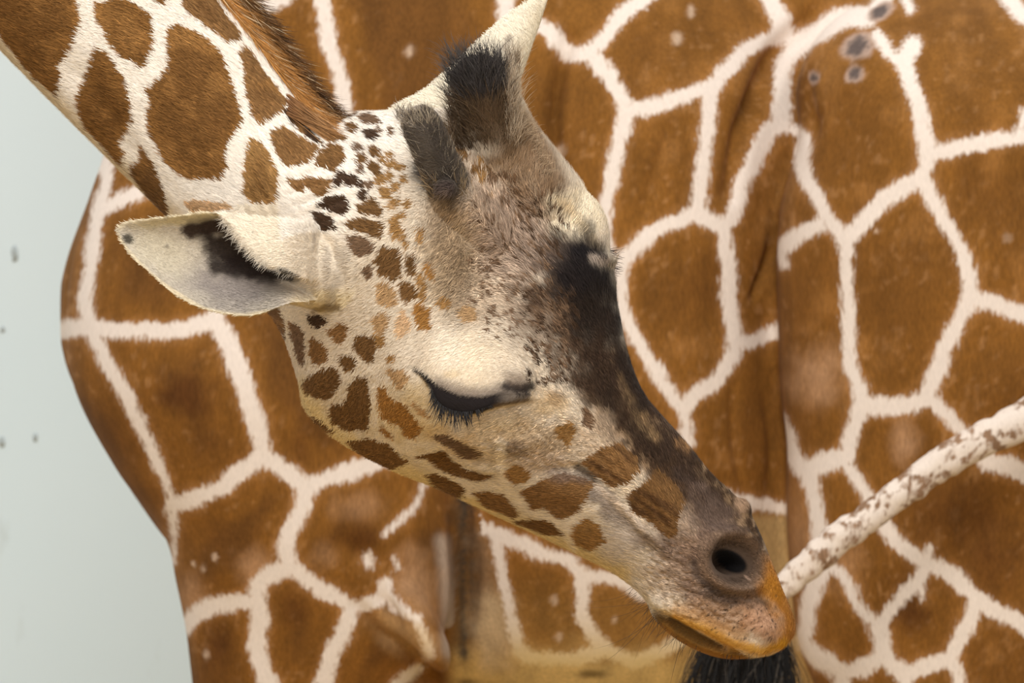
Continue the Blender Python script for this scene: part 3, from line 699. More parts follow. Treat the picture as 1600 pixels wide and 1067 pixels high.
    # throat groove along the neck and jaw edge
    h -= ln([(90,80),(150,150),(200,230),(240,290)], 24, .006) - ln([(300,90),(320,170),(310,240)], 40, .004)
    h += .0020 * (fbm(x / 40, y / 40, 51, 3) - .5) + .0006 * (fbm(x / 7, y / 7, 52, 2) - .5)
    rid = 1 - np.abs(2 * fbm((x * .8 + y * .6) / 16, (x * -.6 + y * .8) / 7, 57, 2) - 1)
    h -= .0022 * sstep(.72, .98, rid) * (b(1100, 910, 110, 80, 40, 1., 4) * (rr > 1.25) + .6 * b(860, 700, 120, 50, 10, 1., 4))
    # bony nodules on the crown
    h += .004 * (fbm(x / 22, y / 22, 55, 2) - .45) * b(600, 180, 60, 40, 0, 1.)
    return h * f
fv = fv + fn * (relief(x, y, fn) * depth_ok)[:, None]
fv = smooth(fv, fq, 1, .4)
fn = normals(fv, fq); x, y = PX(fv)

# --- coat of the front giraffe: (colour key, outline in photo px)
BR = {'n': (128,90,48), 'd': (116,84,50), 'h': (132,97,60), 'k': (70,52,38), 'g': (154,110,58), 't': (176,142,102), 'o': (152,115,70), 'l': (206,172,134), 'b': (110,80,48), 's': (116,91,70)}
SPOTS = [
 ('n', [(0,52),(24,81),(56,122),(81,142),(92,152),(99,120),(94,105),(112,82),(124,56),(129,37),(127,15),(122,0),(110,-30),(60,-60),(0,-80),(-70,-40),(-40,15)]),
 ('n', [(154,6),(165,11),(174,2),(189,0),(208,6),(225,17),(242,30),(244,52),(242,82),(233,94),(231,105),(223,107),(214,97),(199,94),(186,79),(173,64),(171,51),(158,37),(156,22)]),
 ('n', [(157,77),(147,95),(144,112),(139,129),(133,137),(128,152),(126,165),(128,180),(139,203),(165,229),(180,248),(193,261),(197,244),(191,225),(203,210),(210,188),(208,165),(199,128),(184,105),(173,86)]),
 ('n', [(268,49),(285,43),(300,52),(315,56),(334,71),(352,94),(360,120),(371,150),(379,176),(381,195),(368,214),(358,229),(354,248),(358,266),(349,281),(322,281),(304,283),(278,270),(262,255),(251,232),(238,210),(236,180),(240,150),(231,146),(255,128),(270,105),(268,75)]),
 ('h', [(289,0),(292,11),(299,24),(316,34),(327,45),(342,52),(359,69),(365,66),(378,62),(374,52),(367,41),(354,26),(341,4),(330,-14),(310,-40),(285,-30)]),
 ('h', [(387,75),(378,88),(386,105),(386,120),(389,135),(389,150),(397,169),(399,184),(410,197),(425,186),(442,180),(446,172),(455,165),(438,144),(421,124),(404,99)]),
 ('h', [(427,210),(446,202),(472,217),(502,232),(487,255),(457,262),(446,259),(435,240)]),
 ('o', [(394,221),(409,225),(424,244),(435,274),(437,300),(431,326),(412,330),(390,312),(384,300),(386,285),(388,255)]),
 ('d', [(225,232),(221,255),(206,266),(218,289),(236,311),(262,342),(263,319),(255,292),(244,262)]),
 ('l', [(292,318),(319,316),(360,322),(364,328),(300,332)]),
 ('k', [(446,172),(465,187),(484,206),(508,228),(498,225),(476,208),(457,193)]),
 ('n', [(240,-8),(247,0),(255,11),(262,2),(270,-6),(256,-26)]),
 ('n', [(150,-120),(205,-60),(255,-40),(225,-15),(180,-18),(135,-40),(110,-80)]), ('n', [(215,-150),(300,-60),(285,-50),(235,-75)]), ('n', [(20,-200),(100,-140),(90,-85),(10,-100),(-70,-150)]),
 ('n', [(-110,-150),(-60,-90),(-120,-40),(-190,-110)]), ('n', [(60,-300),(170,-190),(140,-140),(40,-220)]), ('n', [(-120,-300),(0,-220),(-60,-170),(-180,-220)]),
 ('h', [(505,151),(520,160),(541,172),(535,187),(522,190),(512,170)]),
 ('d', [(544,194),(554,194),(563,200),(554,209),(546,206)]), ('s', [(565,183),(578,176),(589,183),(599,192),(586,194),(569,192)]), ('k', [(571,206),(589,204),(593,215),(586,222),(574,215)]),
 ('s', [(542,183),(559,176),(552,185)]), ('d', [(514,222),(529,213),(544,215),(542,221),(524,221)]),
 ('d', [(516,228),(537,230),(541,245),(535,260),(527,269),(496,260),(499,247),(511,234)]), ('h', [(479,279),(520,284),(516,301),(499,307),(477,290)]), ('k', [(480,288),(500,293),(516,297),(514,301),(497,298)]),
 ('k', [(516,309),(542,311),(548,324),(542,337),(524,333),(501,322)]), ('k', [(490,330),(511,339),(524,347),(527,360),(514,360),(505,362),(497,347)]), ('h', [(452,282),(475,286),(478,300),(462,298)]),
 ('b', [(561,326),(574,318),(586,312),(594,318),(600,330),(600,338),(566,336)]), ('b', [(546,351),(561,344),(589,347),(602,351),(597,369),(576,364),(546,358)]),
 ('s', [(546,373),(557,370),(576,373),(589,382),(584,392),(567,399),(559,396)]), ('l', [(522,379),(531,381),(539,396),(533,399),(526,388)]),
 ('b', [(601,382),(612,386),(629,388),(632,411),(631,427),(617,435),(599,426),(589,407)]), ('o', [(614,341),(625,334),(629,352),(627,369),(616,371),(614,356)]),
 ('b', [(640,396),(649,394),(655,409),(653,424),(644,426),(640,411)]), ('d', [(629,441),(644,435),(657,457),(640,471),(631,457)]), ('t', [(591,444),(606,439),(623,454),(623,472),(608,476),(595,469)]),
 ('g', [(653,474),(661,471),(679,480),(676,514),(659,510),(651,491)]), ('l', [(621,510),(632,482),(640,491),(644,510),(629,527)]), ('t', [(584,495),(608,486),(610,499),(602,521),(591,514)]),
 ('o', [(657,420),(666,424),(674,446),(666,454),(659,439)]), ('g', [(668,407),(681,412),(685,429),(676,431)]), ('o', [(657,354),(664,352),(664,377),(658,375)]), ('o', [(634,358),(642,381),(638,386),(634,375)]),
 ('s', [(569,418),(580,414),(584,429),(576,435)]), ('k', [(484,493),(509,495),(512,502),(499,512),(488,506)]), ('s', [(416,480),(430,478),(439,487),(445,506),(445,527),(436,514)]),
 ('s', [(454,505),(468,510),(475,520),(477,554),(473,569),(466,557),(457,525)]), ('h', [(516,518),(535,504),(546,514),(543,524),(535,535),(524,531)]), ('h', [(488,527),(492,529),(505,535),(516,556),(513,563),(494,567),(486,550)]),
 ('b', [(535,554),(554,556),(559,569),(552,578),(539,573),(533,563)]), ('b', [(559,526),(572,521),(588,529),(589,542),(584,565),(574,563),(556,541)]), ('o', [(588,522),(599,522),(604,535),(595,542)]),
 ('b', [(492,584),(511,574),(528,574),(535,591),(528,608),(516,621),(498,619),(481,612),(473,601),(475,593)]),
 ('b', [(548,601),(561,588),(574,589),(578,610),(578,636),(576,668),(550,670),(524,661),(518,644),(522,633),(539,631),(550,610)]),
 ('g', [(593,603),(603,604),(610,623),(629,629),(648,649),(661,668),(651,681),(638,683),(629,663),(599,651),(593,629)]), ('g', [(597,664),(616,685),(612,685),(596,672)]),
 ('t', [(608,576),(633,576),(640,589),(627,608),(616,593)]), ('o', [(608,556),(618,554),(621,561),(610,563)]), ('t', [(644,627),(655,633),(678,651),(664,648)]),
 ('d', [(545,688),(560,688),(582,685),(608,695),(622,708),(640,722),(612,733),(585,726),(560,706)]), ('d', [(486,643),(500,655),(524,674),(515,674),(495,660)]),
 ('d', [(654,714),(672,710),(697,706),(706,719),(731,736),(755,742),(772,744),(764,749),(740,751),(716,742),(688,731),(674,716)]), ('s', [(680,681),(697,680),(716,688),(734,699),(755,710),(744,716),(725,714),(712,701),(688,688)]),  # last outline: dark band under the eye fold, shade drawn as a patch
 ('d', [(669,742),(688,742),(706,751),(727,764),(727,774),(719,779),(697,769),(680,757)]), ('h', [(744,772),(766,770),(789,774),(802,789),(813,804),(806,811),(781,800),(755,787)]), ('d', [(808,817),(843,813),(862,817),(882,836),(856,836),(830,826)]),
 ('h', [(817,768),(838,759),(856,748),(884,740),(912,748),(930,755),(918,781),(909,798),(898,804),(882,811),(868,804),(858,792),(836,798),(826,781)]),
 ('o', [(899,828),(921,809),(940,824),(947,847),(925,862),(902,851)]), ('o', [(791,738),(809,725),(830,738),(824,753),(804,755)]), ('o', [(869,669),(894,661),(901,671),(890,699),(875,678)]),
 ('s', [(914,640),(919,638),(929,657),(927,672),(917,666),(912,662)]), ('h', [(914,723),(940,704),(970,697),(996,719),(1000,738),(981,757),(962,761),(932,742)]),
 ('d', [(985,776),(1011,757),(1030,738),(1060,764),(1071,787),(1060,809),(1060,832),(1049,843),(1022,817),(989,798)]),
]
rs = np.random.default_rng(3); GROW = 1.8
# little flecks round the foot of the near horn and on the forehead
def fleck(cx, cy, r, key, asp=1.3, ang=None):
    k = 7; a = np.linspace(0, 2 * math.pi, k, endpoint=False); g = rs.uniform(0, math.pi) if ang is None else ang
    rr = (r - GROW * .7) * rs.uniform(.75, 1.2, k); u = rr * np.cos(a) * asp; w = rr * np.sin(a)
    SPOTS.append((key, list(zip(cx + u * math.cos(g) - w * math.sin(g), cy + u * math.sin(g) + w * math.cos(g)))))
for (cx, cy, r, key) in [(588,239,9,'d'),(566,251,8,'d'),(599,251,6,'o'),(584,261,7,'d'),(566,267,6,'s'),(562,233,7,'s'),(591,270,7,'b'),(613,256,7,'o'),(612,243,6,'o'),(535,281,11,'k'),(553,284,10,'k'),(567,291,6,'k'),(570,307,8,'k'),
                         (597,283,8,'o'),(611,277,7,'o'),(580,291,7,'s'),(606,303,10,'o'),(622,293,8,'o'),(621,315,7,'o'),(614,322,6,'t'),(628,262,7,'o'),(634,280,6,'o'),(596,205,5,'s'),(614,206,6,'s'),(640,318,6,'o'),(632,335,6,'o'),
                         (725,248,9,'b'),(743,272,9,'b'),(752,255,5,'o'),(722,266,6,'o'),(722,278,5,'o'),(711,238,6,'o'),(762,270,6,'b'),(770,286,9,'s'),(790,281,7,'s'),(806,287,7,'s'),(733,292,5,'t'),(755,283,6,'o'),
                         (790,320,5,'s'),(812,306,6,'s'),(826,330,6,'s'),(770,312,4,'t'),(805,355,4,'s'),(750,345,4,'s'),(783,412,5,'s'),(768,420,5,'s'),(772,352,4,'s'),(700,470,10,'o'),(735,490,12,'t'),(665,460,9,'o')]:
    fleck(cx, cy, r, key)
for k in range(150):
    cx, cy = rs.uniform(760, 890), rs.uniform(478, 600)
    if math.hypot((cx - 770) * .9, cy - 600) > 68: fleck(cx, cy, rs.uniform(1.7, 2.9), 's', 1.7)
for k in range(110):
    fleck(rs.uniform(822, 905), rs.uniform(455, 600), rs.uniform(1.8, 3.2), 'k', 1.5)
for k in range(60):
    fleck(rs.uniform(800, 890), rs.uniform(310, 410), rs.uniform(1.6, 2.4), 'k', 2.2, .9)
for k in range(150):
    fleck(rs.uniform(735, 880), rs.uniform(300, 470), rs.uniform(1.7, 2.6), 's', 2.2, .9)

jx = 3.0 * (vn(x / 5, y / 5, 61) - .5); jy = 3.0 * (vn(x / 5, y / 5, 62) - .5)
wx, wy = x + jx, y + jy
N = len(fv)
GROW = 1.8
sd = np.full(N, -40.0); pc = np.zeros((N, 3)); best = np.full(N, -1e9)
front = (fv[:, 1] < 6.04) | (x < 560)
for key, poly in SPOTS:
    p = np.asarray(poly); c = lin(BR[key])
    m = np.nonzero((wx > p[:, 0].min() - 26) & (wx < p[:, 0].max() + 26) & (wy > p[:, 1].min() - 26) & (wy < p[:, 1].max() + 26))[0]
    d = poly_sd(wx[m], wy[m], p) + GROW
    b = d > best[m]; mm = m[b]; best[mm] = d[b]; pc[mm] = c; sd[mm] = d[b]
pc[best < -1e8] = lin(BR['h'])
patch = pc
# ground colour
base = np.tile(lin((246, 238, 227)), (N, 1))
L = lambda w, c: lay(base, w, c)
B = lambda *a, **k: blob(x, y, *a, **k)
S = lambda *a, **k: stroke(x, y, *a, **k)
headw = sstep(-40, 60, (x - 560) * .8 + (y - 330) * .6)
L(headw * .9, (218, 202, 180))
L(.8 * S([(0,80),(130,212),(259,338)], 26, .9, .1), (224, 206, 172))
L(.85 * S([(470,610),(500,655),(572,715),(650,750),(756,800),(850,845),(915,872),(965,900)], 26, .8, .2), (226, 202, 146))  # yellow floor bounce along the lower jaw put into the colour
L(.5 * B(640, 650, 70, 60), (232, 206, 150))
# forehead and temples
L(.85 * B(800, 360, 140, 125, 40, soft=.6), (184, 158, 136))
L(.8 * B(705, 400, 55, 110, 0, soft=.7), (180, 156, 124))
L(.6 * S([(690,320),(700,380),(720,440),(735,480)], 34, .8, .6, 10), (134, 110, 84))
L(.45 * B(760, 470, 60, 50), (204, 180, 152))
L(.65 * B(835, 380, 70, 90, -40, warp=.4), (152, 130, 114))
L(.55 * S([(805,250),(830,290),(860,320),(900,370)], 30, .9, .5, 10), (140, 116, 92))
L(.9 * B(905, 335, 52, 60, 60, soft=.35), (232, 218, 192)) ; L(.5 * S([(870,320),(905,355),(940,400)], 9, .8, .5), (206, 180, 138))
L(1.0 * B(730, 560, 75, 55, 10, soft=.6), (238, 222, 198)); L(.5 * B(700, 545, 30, 40), (244, 232, 214)); L(.3 * B(706, 583, 16, 8), (214, 184, 128))
# bridge of the nose
nose = S([(965,600),(990,645),(1030,700),(1085,750),(1130,790),(1160,830)], 62, .45, .25, 25)
L(nose * .9, (146, 114, 80))
nn = fbm(x / 19, y / 19, 91, 4)
L(nose * .95 * sstep(.30, .47, nn), (64, 46, 32))
L(.9 * S([(936,560),(955,620),(985,665),(1015,700),(1045,722)], 15, .7, .5, 14), (54, 40, 30)); L(.9 * B(950, 610, 20, 40, 10, warp=.4), (44, 34, 27))
L(.8 * S([(985,575),(1010,620),(1045,668),(1090,718)], 8, .7, .6, 12), (70, 54, 44)); L(.75 * B(914, 604, 17, 18, warp=.4), (80, 54, 34))
L(.9 * B(1040, 696, 14, 20, warp=.5), (60, 46, 36)); L(.9 * B(1074, 744, 24, 18, 20, warp=.5), (66, 52, 44)); L(.6 * B(1068, 700, 12, 18, -30, warp=.5), (178, 134, 90))
L(.35 * S([(985,620),(1000,655),(1020,680)], 10, .9, .9, 6), (176, 146, 106))
L(.85 * B(815, 245, 52, 66, -25, soft=.7, warp=.4), (146, 118, 90)); L(.7 * B(775, 265, 30, 24, 0, soft=.8, warp=.5), (160, 130, 98))
L(.85 * S([(818,190),(840,235),(862,285)], 26, .9, .4), (142, 113, 85))
# hair whorl, nearly black
L(.95 * B(903, 465, 84, 104, -25, soft=.5, warp=.45), (60, 48, 41))
L(.97 * B(908, 440, 62, 78, -10, soft=.6, warp=.4), (34, 29, 29))
L(.93 * B(925, 510, 58, 66, -10, soft=.6, warp=.4), (44, 35, 29)); L(.9 * B(930, 580, 56, 64, -30, soft=.7, warp=.5), (60, 45, 34))
L(.55 * B(850, 400, 40, 40, soft=.9, warp=.5), (116, 98, 86)); L(.6 * B(830, 500, 44, 44, soft=.9, warp=.6, ws=9), (128, 104, 84))
L(.95 * B(938, 411, 17, 11, -10, soft=.35, warp=.1), (164, 148, 134)); L(.8 * S([(900,400),(925,396),(945,404)], 7, .6, .3), (30, 26, 28))
L(.85 * S([(960,560),(990,620),(1030,680),(1080,735),(1120,780)], 17, .9, .6, 12), (62, 47, 37)); L(.4 * S([(972,590),(998,640),(1028,690)], 7, .9, 1.0, 5), (168, 136, 98)); L(.9 * S([(958,500),(968,550),(985,600),(1005,635)], 15, .8, .4, 12), (48, 37, 30)); L(.65 * B(852, 505, 46, 70, -20, soft=.9, warp=.7, ws=8), (112, 88, 68))
L(.8 * B(880, 560, 34, 44, -20, soft=.9, warp=.6, ws=10), (92, 72, 56))
# cheek greys; the dark under the eye fold is painted shade
L(.65 * B(800, 670, 80, 34, 10, soft=.8), (206, 178, 130)); L(.85 * B(850, 695, 110, 52, 8, soft=.8), (176, 152, 124)); L(.7 * B(806, 700, 30, 16, 15, warp=.5), (112, 92, 78)); L(.6 * B(740, 706, 28, 12, 30), (128, 108, 92))
L(.55 * B(710, 690, 60, 22, 25), (200, 164, 104)); L(.5 * B(850, 725, 50, 24), (190, 168, 150)); L(.6 * B(895, 742, 50, 12, 15), (120, 104, 96))
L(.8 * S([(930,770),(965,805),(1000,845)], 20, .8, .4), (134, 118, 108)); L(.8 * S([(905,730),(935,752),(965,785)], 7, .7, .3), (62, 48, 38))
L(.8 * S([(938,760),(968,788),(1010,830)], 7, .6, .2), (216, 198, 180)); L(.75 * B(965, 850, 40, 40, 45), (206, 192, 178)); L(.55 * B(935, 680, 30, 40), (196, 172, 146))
L(.4 * B(860, 630, 40, 22, 0), (206, 168, 96)); L(.5 * B(872, 622, 20, 14), (140, 100, 46))
for pts, w in [([(640,700),(690,735),(735,757),(790,766),(822,790),(850,806)], 8), ([(784,690),(786,730),(796,762)], 9), ([(586,600),(587,650),(600,690),(650,705)], 7), ([(640,690),(665,695),(690,700)], 7), ([(890,824),(910,806),(935,792)], 8), ([(850,806),(880,822),(900,858)], 7),
               ([(735,757),(738,772)], 7), ([(545,580),(575,578),(600,566)], 6), ([(480,575),(530,570)], 5), ([(612,440),(635,478),(650,470)], 5), ([(585,375),(600,375),(635,375)], 5), ([(606,345),(606,380)], 5), ([(636,390),(637,430)], 5)]:
    L(.75 * S(pts, w, .7, .25), (236, 222, 202))
# muzzle
mz = B(1110, 895, 130, 82, 42, soft=.5, warp=.15)
L(mz * .97, (130, 105, 87)); L(mz * .7 * sstep(.5, .6, fbm(x / 16, y / 16, 95)), (100, 79, 66)); L(.5 * B(1060, 815, 40, 34, 40, warp=.4), (176, 154, 134))
L(.8 * B(1112, 800, 56, 32, 45, warp=.5), (104, 86, 76)); L(.5 * B(1040, 900, 40, 40, 45), (180, 156, 134)); L(.7 * B(1120, 965, 60, 30, 25, soft=.6), (182, 150, 124))
L(.75 * B(1185, 960, 36, 34, 30), (178, 134, 96)); L(.85 * S([(1105,925),(1150,935),(1195,945)], 12, .8, .5), (84, 68, 58)); L(.7 * S([(1085,880),(1095,905),(1120,922)], 9, .7, .3), (66, 56, 52))
L(.9 * B(1200, 978, 48, 34, 30, soft=.7), (168, 126, 92)); L(.6 * B(1190, 970, 34, 24, 30, warp=.5, ws=6), (190, 150, 122)); L(.95 * S([(1200,890),(1222,930),(1238,970),(1234,1000)], 27, .8, .25), (174, 112, 28)); L(.8 * B(1205, 920, 24, 22, 0, warp=.3), (174, 116, 36)); L(.7 * B(1180, 905, 16, 10, 40), (150, 100, 52))
L(.9 * S([(1040,962),(1097,982),(1140,1003),(1190,1015),(1225,1005)], 11, .8, .2), (206, 152, 44)); L(.6 * S([(1060,955),(1110,975),(1160,998)], 16, .9), (186, 138, 78))
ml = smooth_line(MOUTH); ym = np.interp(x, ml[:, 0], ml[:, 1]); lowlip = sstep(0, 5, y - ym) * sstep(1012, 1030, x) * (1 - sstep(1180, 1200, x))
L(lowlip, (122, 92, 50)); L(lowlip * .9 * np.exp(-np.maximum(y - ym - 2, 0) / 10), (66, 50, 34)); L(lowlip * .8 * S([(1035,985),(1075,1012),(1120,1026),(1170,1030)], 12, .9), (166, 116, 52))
L(.6 * S([(1010,935),(1022,950),(1045,958)], 7, .8), (206, 186, 150))
for k in range(110):
    cx, cy = rs.uniform(1060, 1215), rs.uniform(930, 1000)
    if cy < np.interp(cx, ml[:, 0], ml[:, 1]) - 10: L(.8 * B(cx, cy, 1.9, 1.9, soft=.5, warp=0), (64, 50, 42))
# nostril
a = math.radians(28); u = ((x - 1146) * math.cos(a) + (y - 878) * math.sin(a)); w_ = (-(x - 1146) * math.sin(a) + (y - 878) * math.cos(a))
rr = np.sqrt((u / 52) ** 2 + (w_ / 43) ** 2); ho = np.sqrt(((u + 5) / 28) ** 2 + ((w_ - 1) / 16) ** 2)
L((1 - sstep(.8, 1.25, rr)) * .9, (112, 90, 73)); L((1 - sstep(.55, 1.0, rr)) * .85, (66, 53, 44)); L(1 - sstep(.85, 1.15, ho), (10, 8, 9))
L(.7 * B(1168, 903, 7, 2.5, 35, soft=.6, warp=.1), (170, 140, 120)); L(.85 * B(1160, 786, 14, 18, -20, soft=.6), (166, 136, 110))
L(.6 * B(1205, 840, 10, 36, 15, warp=.3), (70, 60, 56))
# eye
el = smooth_line(EYE_LINE)
UP = [(656,574),(670,586),(684,599),(700,608),(718,615),(741,618),(763,617),(790,610),(815,606)]
up = smooth_line(UP); yu = np.interp(x, up[:, 0], up[:, 1]); yl = np.interp(x, el[:, 0], el[:, 1])
ex = sstep(648, 660, x) * (1 - sstep(822, 832, x))
L(.75 * ex * sstep(-24, -2, y - yu) * (1 - sstep(0, 4, y - yl)) * sstep(670, 690, x), (122, 110, 104))
L(ex * sstep(-2, 3, y - yu) * (1 - sstep(-1, 3, y - yl)) * (1 - sstep(770, 800, x) * .6), (38, 34, 36))
L(.9 * S(EYE_LINE[:9], 4, .6, .2), (34, 30, 31)); L(.6 * S(EYE_LINE[8:], 3.5, .6, .2), (110, 92, 76))
L(.9 * S([(790,603),(812,606),(830,604)], 8, .7, .4, 6), (44, 38, 38)); L(.5 * B(805, 590, 26, 14, 20), (128, 110, 98))
# horns: dark hair; crown whites
nearhorn = S([(648,172),(668,215),(684,250),(700,285)], 40, .3, .25) * (fv[:, 1] < 5.925)
L(nearhorn * .95, (74, 66, 60)); L(.6 * S([(672,190),(690,235),(705,275)], 12, .9, .5), (52, 46, 42)); L(.7 * B(640, 180, 24, 26), (196, 182, 168))
L(.9 * B(698, 294, 15, 15, soft=.4, warp=.2), (70, 58, 54)); L(.5 * B(700, 298, 6, 5), (140, 120, 108)); L(.6 * B(690, 325, 40, 30, soft=.9), (168, 142, 112))
farhorn = B(755, 150, 60, 80, -10, soft=.5, warp=.3) * (fv[:, 1] < 6.005)
L(farhorn, (70, 56, 44)); L(B(752, 120, 54, 44, soft=.5) * (fv[:, 1] < 6.005), (44, 40, 40)); L(.9 * B(775, 210, 62, 56, 20, soft=.7, warp=.45), (92, 72, 52)); L(.5 * S([(822,185),(842,230),(864,280)], 10, .8, .5), (176, 150, 122))
# ears
ear = (fv[:, 1] < 5.93) & (y > 322) & (y < 500) & ((x < 440) | (np.hypot((x - 488) / 76, (y - 432) / 68) < 1))
farear = (fv[:, 1] > 5.985) & (poly_sd(x, y, [(585,190),(628,156),(662,138),(700,106),(742,66),(792,22),(835,-6),(866,-24),(858,10),(844,50),(824,100),(806,150),(760,205),(700,225),(640,190)]) > -3)
lay(base, farear * 1.0, (238, 228, 208)); lay(base, farear * .7 * S([(800,62),(785,85),(772,105)], 4, .6, .2), (110, 92, 78)); lay(base, farear * .5 * B(830, 60, 20, 70, 20), (224, 212, 186))
for w, c in [(1.0, (202, 192, 176)), (.95 * B(370, 448, 105, 46, 10, soft=.8), (150, 141, 136)), (.6 * B(255, 395, 60, 40, 30), (206, 196, 172)), (.7 * B(300, 342, 110, 11, -6, soft=.6), (212, 196, 150)),
             (.97 * S([(298,360),(330,355),(362,350)], 16, .6, .25), (52, 37, 30)), (.97 * B(360, 388, 56, 30, 25, soft=.5), (40, 30, 27)), (.95 * S([(338,414),(385,423),(425,427)], 18, .7, .3), (44, 36, 34)), (.8 * B(400, 410, 34, 24, 30), (44, 36, 34)),
             (.9 * B(203, 373, 10, 9, 20, soft=.5), (62, 58, 50)), (.5 * B(262, 385, 4, 4), (90, 80, 72)), (.6 * S([(188,356),(200,346),(275,335),(330,329)], 5, .6, .1), (236, 222, 190)), (.7 * S([(186,368),(196,388),(223,418),(256,446),(314,481),(352,491),(385,494),(421,487)], 5, .7, .1), (230, 214, 180))]:
    lay(base, ear * w, c)
fl = ear & (y < np.interp(x, [335,352,377,402,421,462,500], [329,346,381,406,419,431,470])) & (x > 335)
lay(base, fl * 1.0, (238, 226, 206)); lay(base, ear * sstep(430, 470, x) * .9, (230, 216, 196)); lay(base, ear * .9 * B(452, 430, 26, 10, 20, soft=.5), (26, 24, 24))  # last: the ear canal's inner shade painted on, no hole modelled
lay(base, ear * .5 * B(520, 470, 60, 24, 0), (222, 202, 150)); lay(base, .7 * S([(492,487),(515,478),(535,482)], 7, .8, .3), (122, 96, 48)); lay(base, ear * .35 * sstep(.5, .62, vn((x * .9 + y * .1) / 5, y / 60, 71)) * sstep(470, 500, x), (150, 138, 128))
sd = np.where(ear | farear | (nearhorn > .3) | (farhorn > .4), -40, sd)
# hair tone inside the patches: darker hearts, paler hair in random patches
lay(patch, .5 * sstep(6, 26, sd + 14 * (fbm(x / 22, y / 22, 101) - .5) * 2) * (x < 480), (102, 70, 37)); lay(patch, .55 * sstep(.52, .75, fbm(x / 34, y / 34, 103)) * (x < 480), (160, 116, 66))
lay(patch, .6 * B(890, 742, 50, 16, 8), (112, 98, 92)); lay(patch, .6 * B(720, 692, 50, 14, 25), (104, 80, 58))  # last: shade under the eye fold put into the patch colour
st = sstep(.5, .62, vn((x * .55 - y * .85) / 5.5, (x * .85 + y * .55) / 90, 111)); strip = np.maximum(B(957, 732, 55, 40, 20, soft=.5), B(1025, 795, 50, 55, 0, soft=.5)); lay(patch, strip * st * .8, (78, 54, 34))

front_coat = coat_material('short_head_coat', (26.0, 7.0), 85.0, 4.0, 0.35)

# --- the rest of this giraffe, beyond the picture edge: arching neck, trunk and legs
def rest_of_body():
    y0 = 6.1; A = np.array
    parts = [tube(A([(-.62,6.02,2.74),(-.74,6.02,2.89),(-.95,6.04,3.03),(-1.2,6.06,3.04),(-1.5,6.08,2.88),(-1.78,y0,2.58),(-2.0,y0,2.3)]), [.125,.14,.145,.155,.185,.25,.30], [.078,.082,.09,.10,.12,.16,.2], 90, 40),
             tube(A([(-1.66,y0,2.25),(-1.72,y0,2.25),(-1.95,y0,2.28),(-2.3,y0,2.27),(-2.7,y0,2.22),(-3.05,y0,2.17),(-3.28,y0,2.15),(-3.33,y0,2.15)]), [.06,.22,.43,.50,.48,.40,.22,.05], [.05,.14,.25,.31,.33,.28,.16,.05], 90, 48)]
    for s in (-1, 1):
        yy = y0 + .17 * s
        parts.append(tube(A([(-2.05,yy,2.3),(-2.08,yy,1.95),(-2.05,yy,1.6),(-2.03,yy,1.05),(-2.03,yy,.9),(-2.02,yy,.5),(-2.0,yy,.16),(-1.98,yy,.1),(-1.96,yy,.02)]), [.2,.2,.12,.07,.08,.05,.05,.065,.085], [.1,.12,.09,.06,.07,.045,.045,.055,.07], 90, 32))
        parts.append(tube(A([(-2.98,yy,2.2),(-3.0,yy,1.9),(-2.98,yy,1.6),(-3.08,yy,1.2),(-3.14,yy,.98),(-3.1,yy,.6),(-3.08,yy,.16),(-3.06,yy,.1),(-3.03,yy,.02)]), [.22,.24,.18,.10,.08,.05,.05,.065,.085], [.12,.14,.11,.07,.06,.045,.045,.055,.07], 90, 32))
    parts.append(tube(A([(-3.28,y0,2.3),(-3.4,y0,2.1),(-3.42,y0,1.7),(-3.42,y0,1.3)]), [.04,.03,.02,.012], None, 30, 16))
    v, q = remesh(parts, .013)
    return smooth(v, q, 4), q
rv, rq = rest_of_body()
xr, yr = PX(rv)
gx = np.arange(-6200, 0, 240); gy = np.arange(-1700, 4300, 260)
seeds = np.array([(a + (110 if k % 2 else 0), b) for k, b in enumerate(gy) for a in gx], float) + rng.uniform(-60, 60, (len(gx) * len(gy), 2))
rsd = np.zeros(len(rv))
for s in range(0, len(rv), 20000):
    dx = xr[s:s + 20000, None] - seeds[None, :, 0]; dy = yr[s:s + 20000, None] - seeds[None, :, 1]
    dd = np.partition((dx * dx + dy * dy).astype(np.float32), 1, axis=1)[:, :2]; dd = np.sqrt(dd)
    rsd[s:s + 20000] = (dd[:, 1] - dd[:, 0]) * .5 - 20
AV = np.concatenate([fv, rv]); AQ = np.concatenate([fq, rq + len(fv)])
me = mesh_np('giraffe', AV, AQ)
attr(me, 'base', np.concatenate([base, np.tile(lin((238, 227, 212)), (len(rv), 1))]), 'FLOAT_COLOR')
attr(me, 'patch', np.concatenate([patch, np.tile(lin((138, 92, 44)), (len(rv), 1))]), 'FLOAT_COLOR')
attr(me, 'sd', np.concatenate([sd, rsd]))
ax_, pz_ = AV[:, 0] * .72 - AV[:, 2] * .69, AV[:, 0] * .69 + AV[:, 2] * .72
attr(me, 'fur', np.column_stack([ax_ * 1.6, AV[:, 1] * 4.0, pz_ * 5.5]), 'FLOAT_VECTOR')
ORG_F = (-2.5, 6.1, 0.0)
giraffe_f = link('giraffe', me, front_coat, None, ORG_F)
tag(giraffe_f, 'giraffe with lowered head, half-closed eye, spotted neck and two dark hairy horns', 'giraffe')

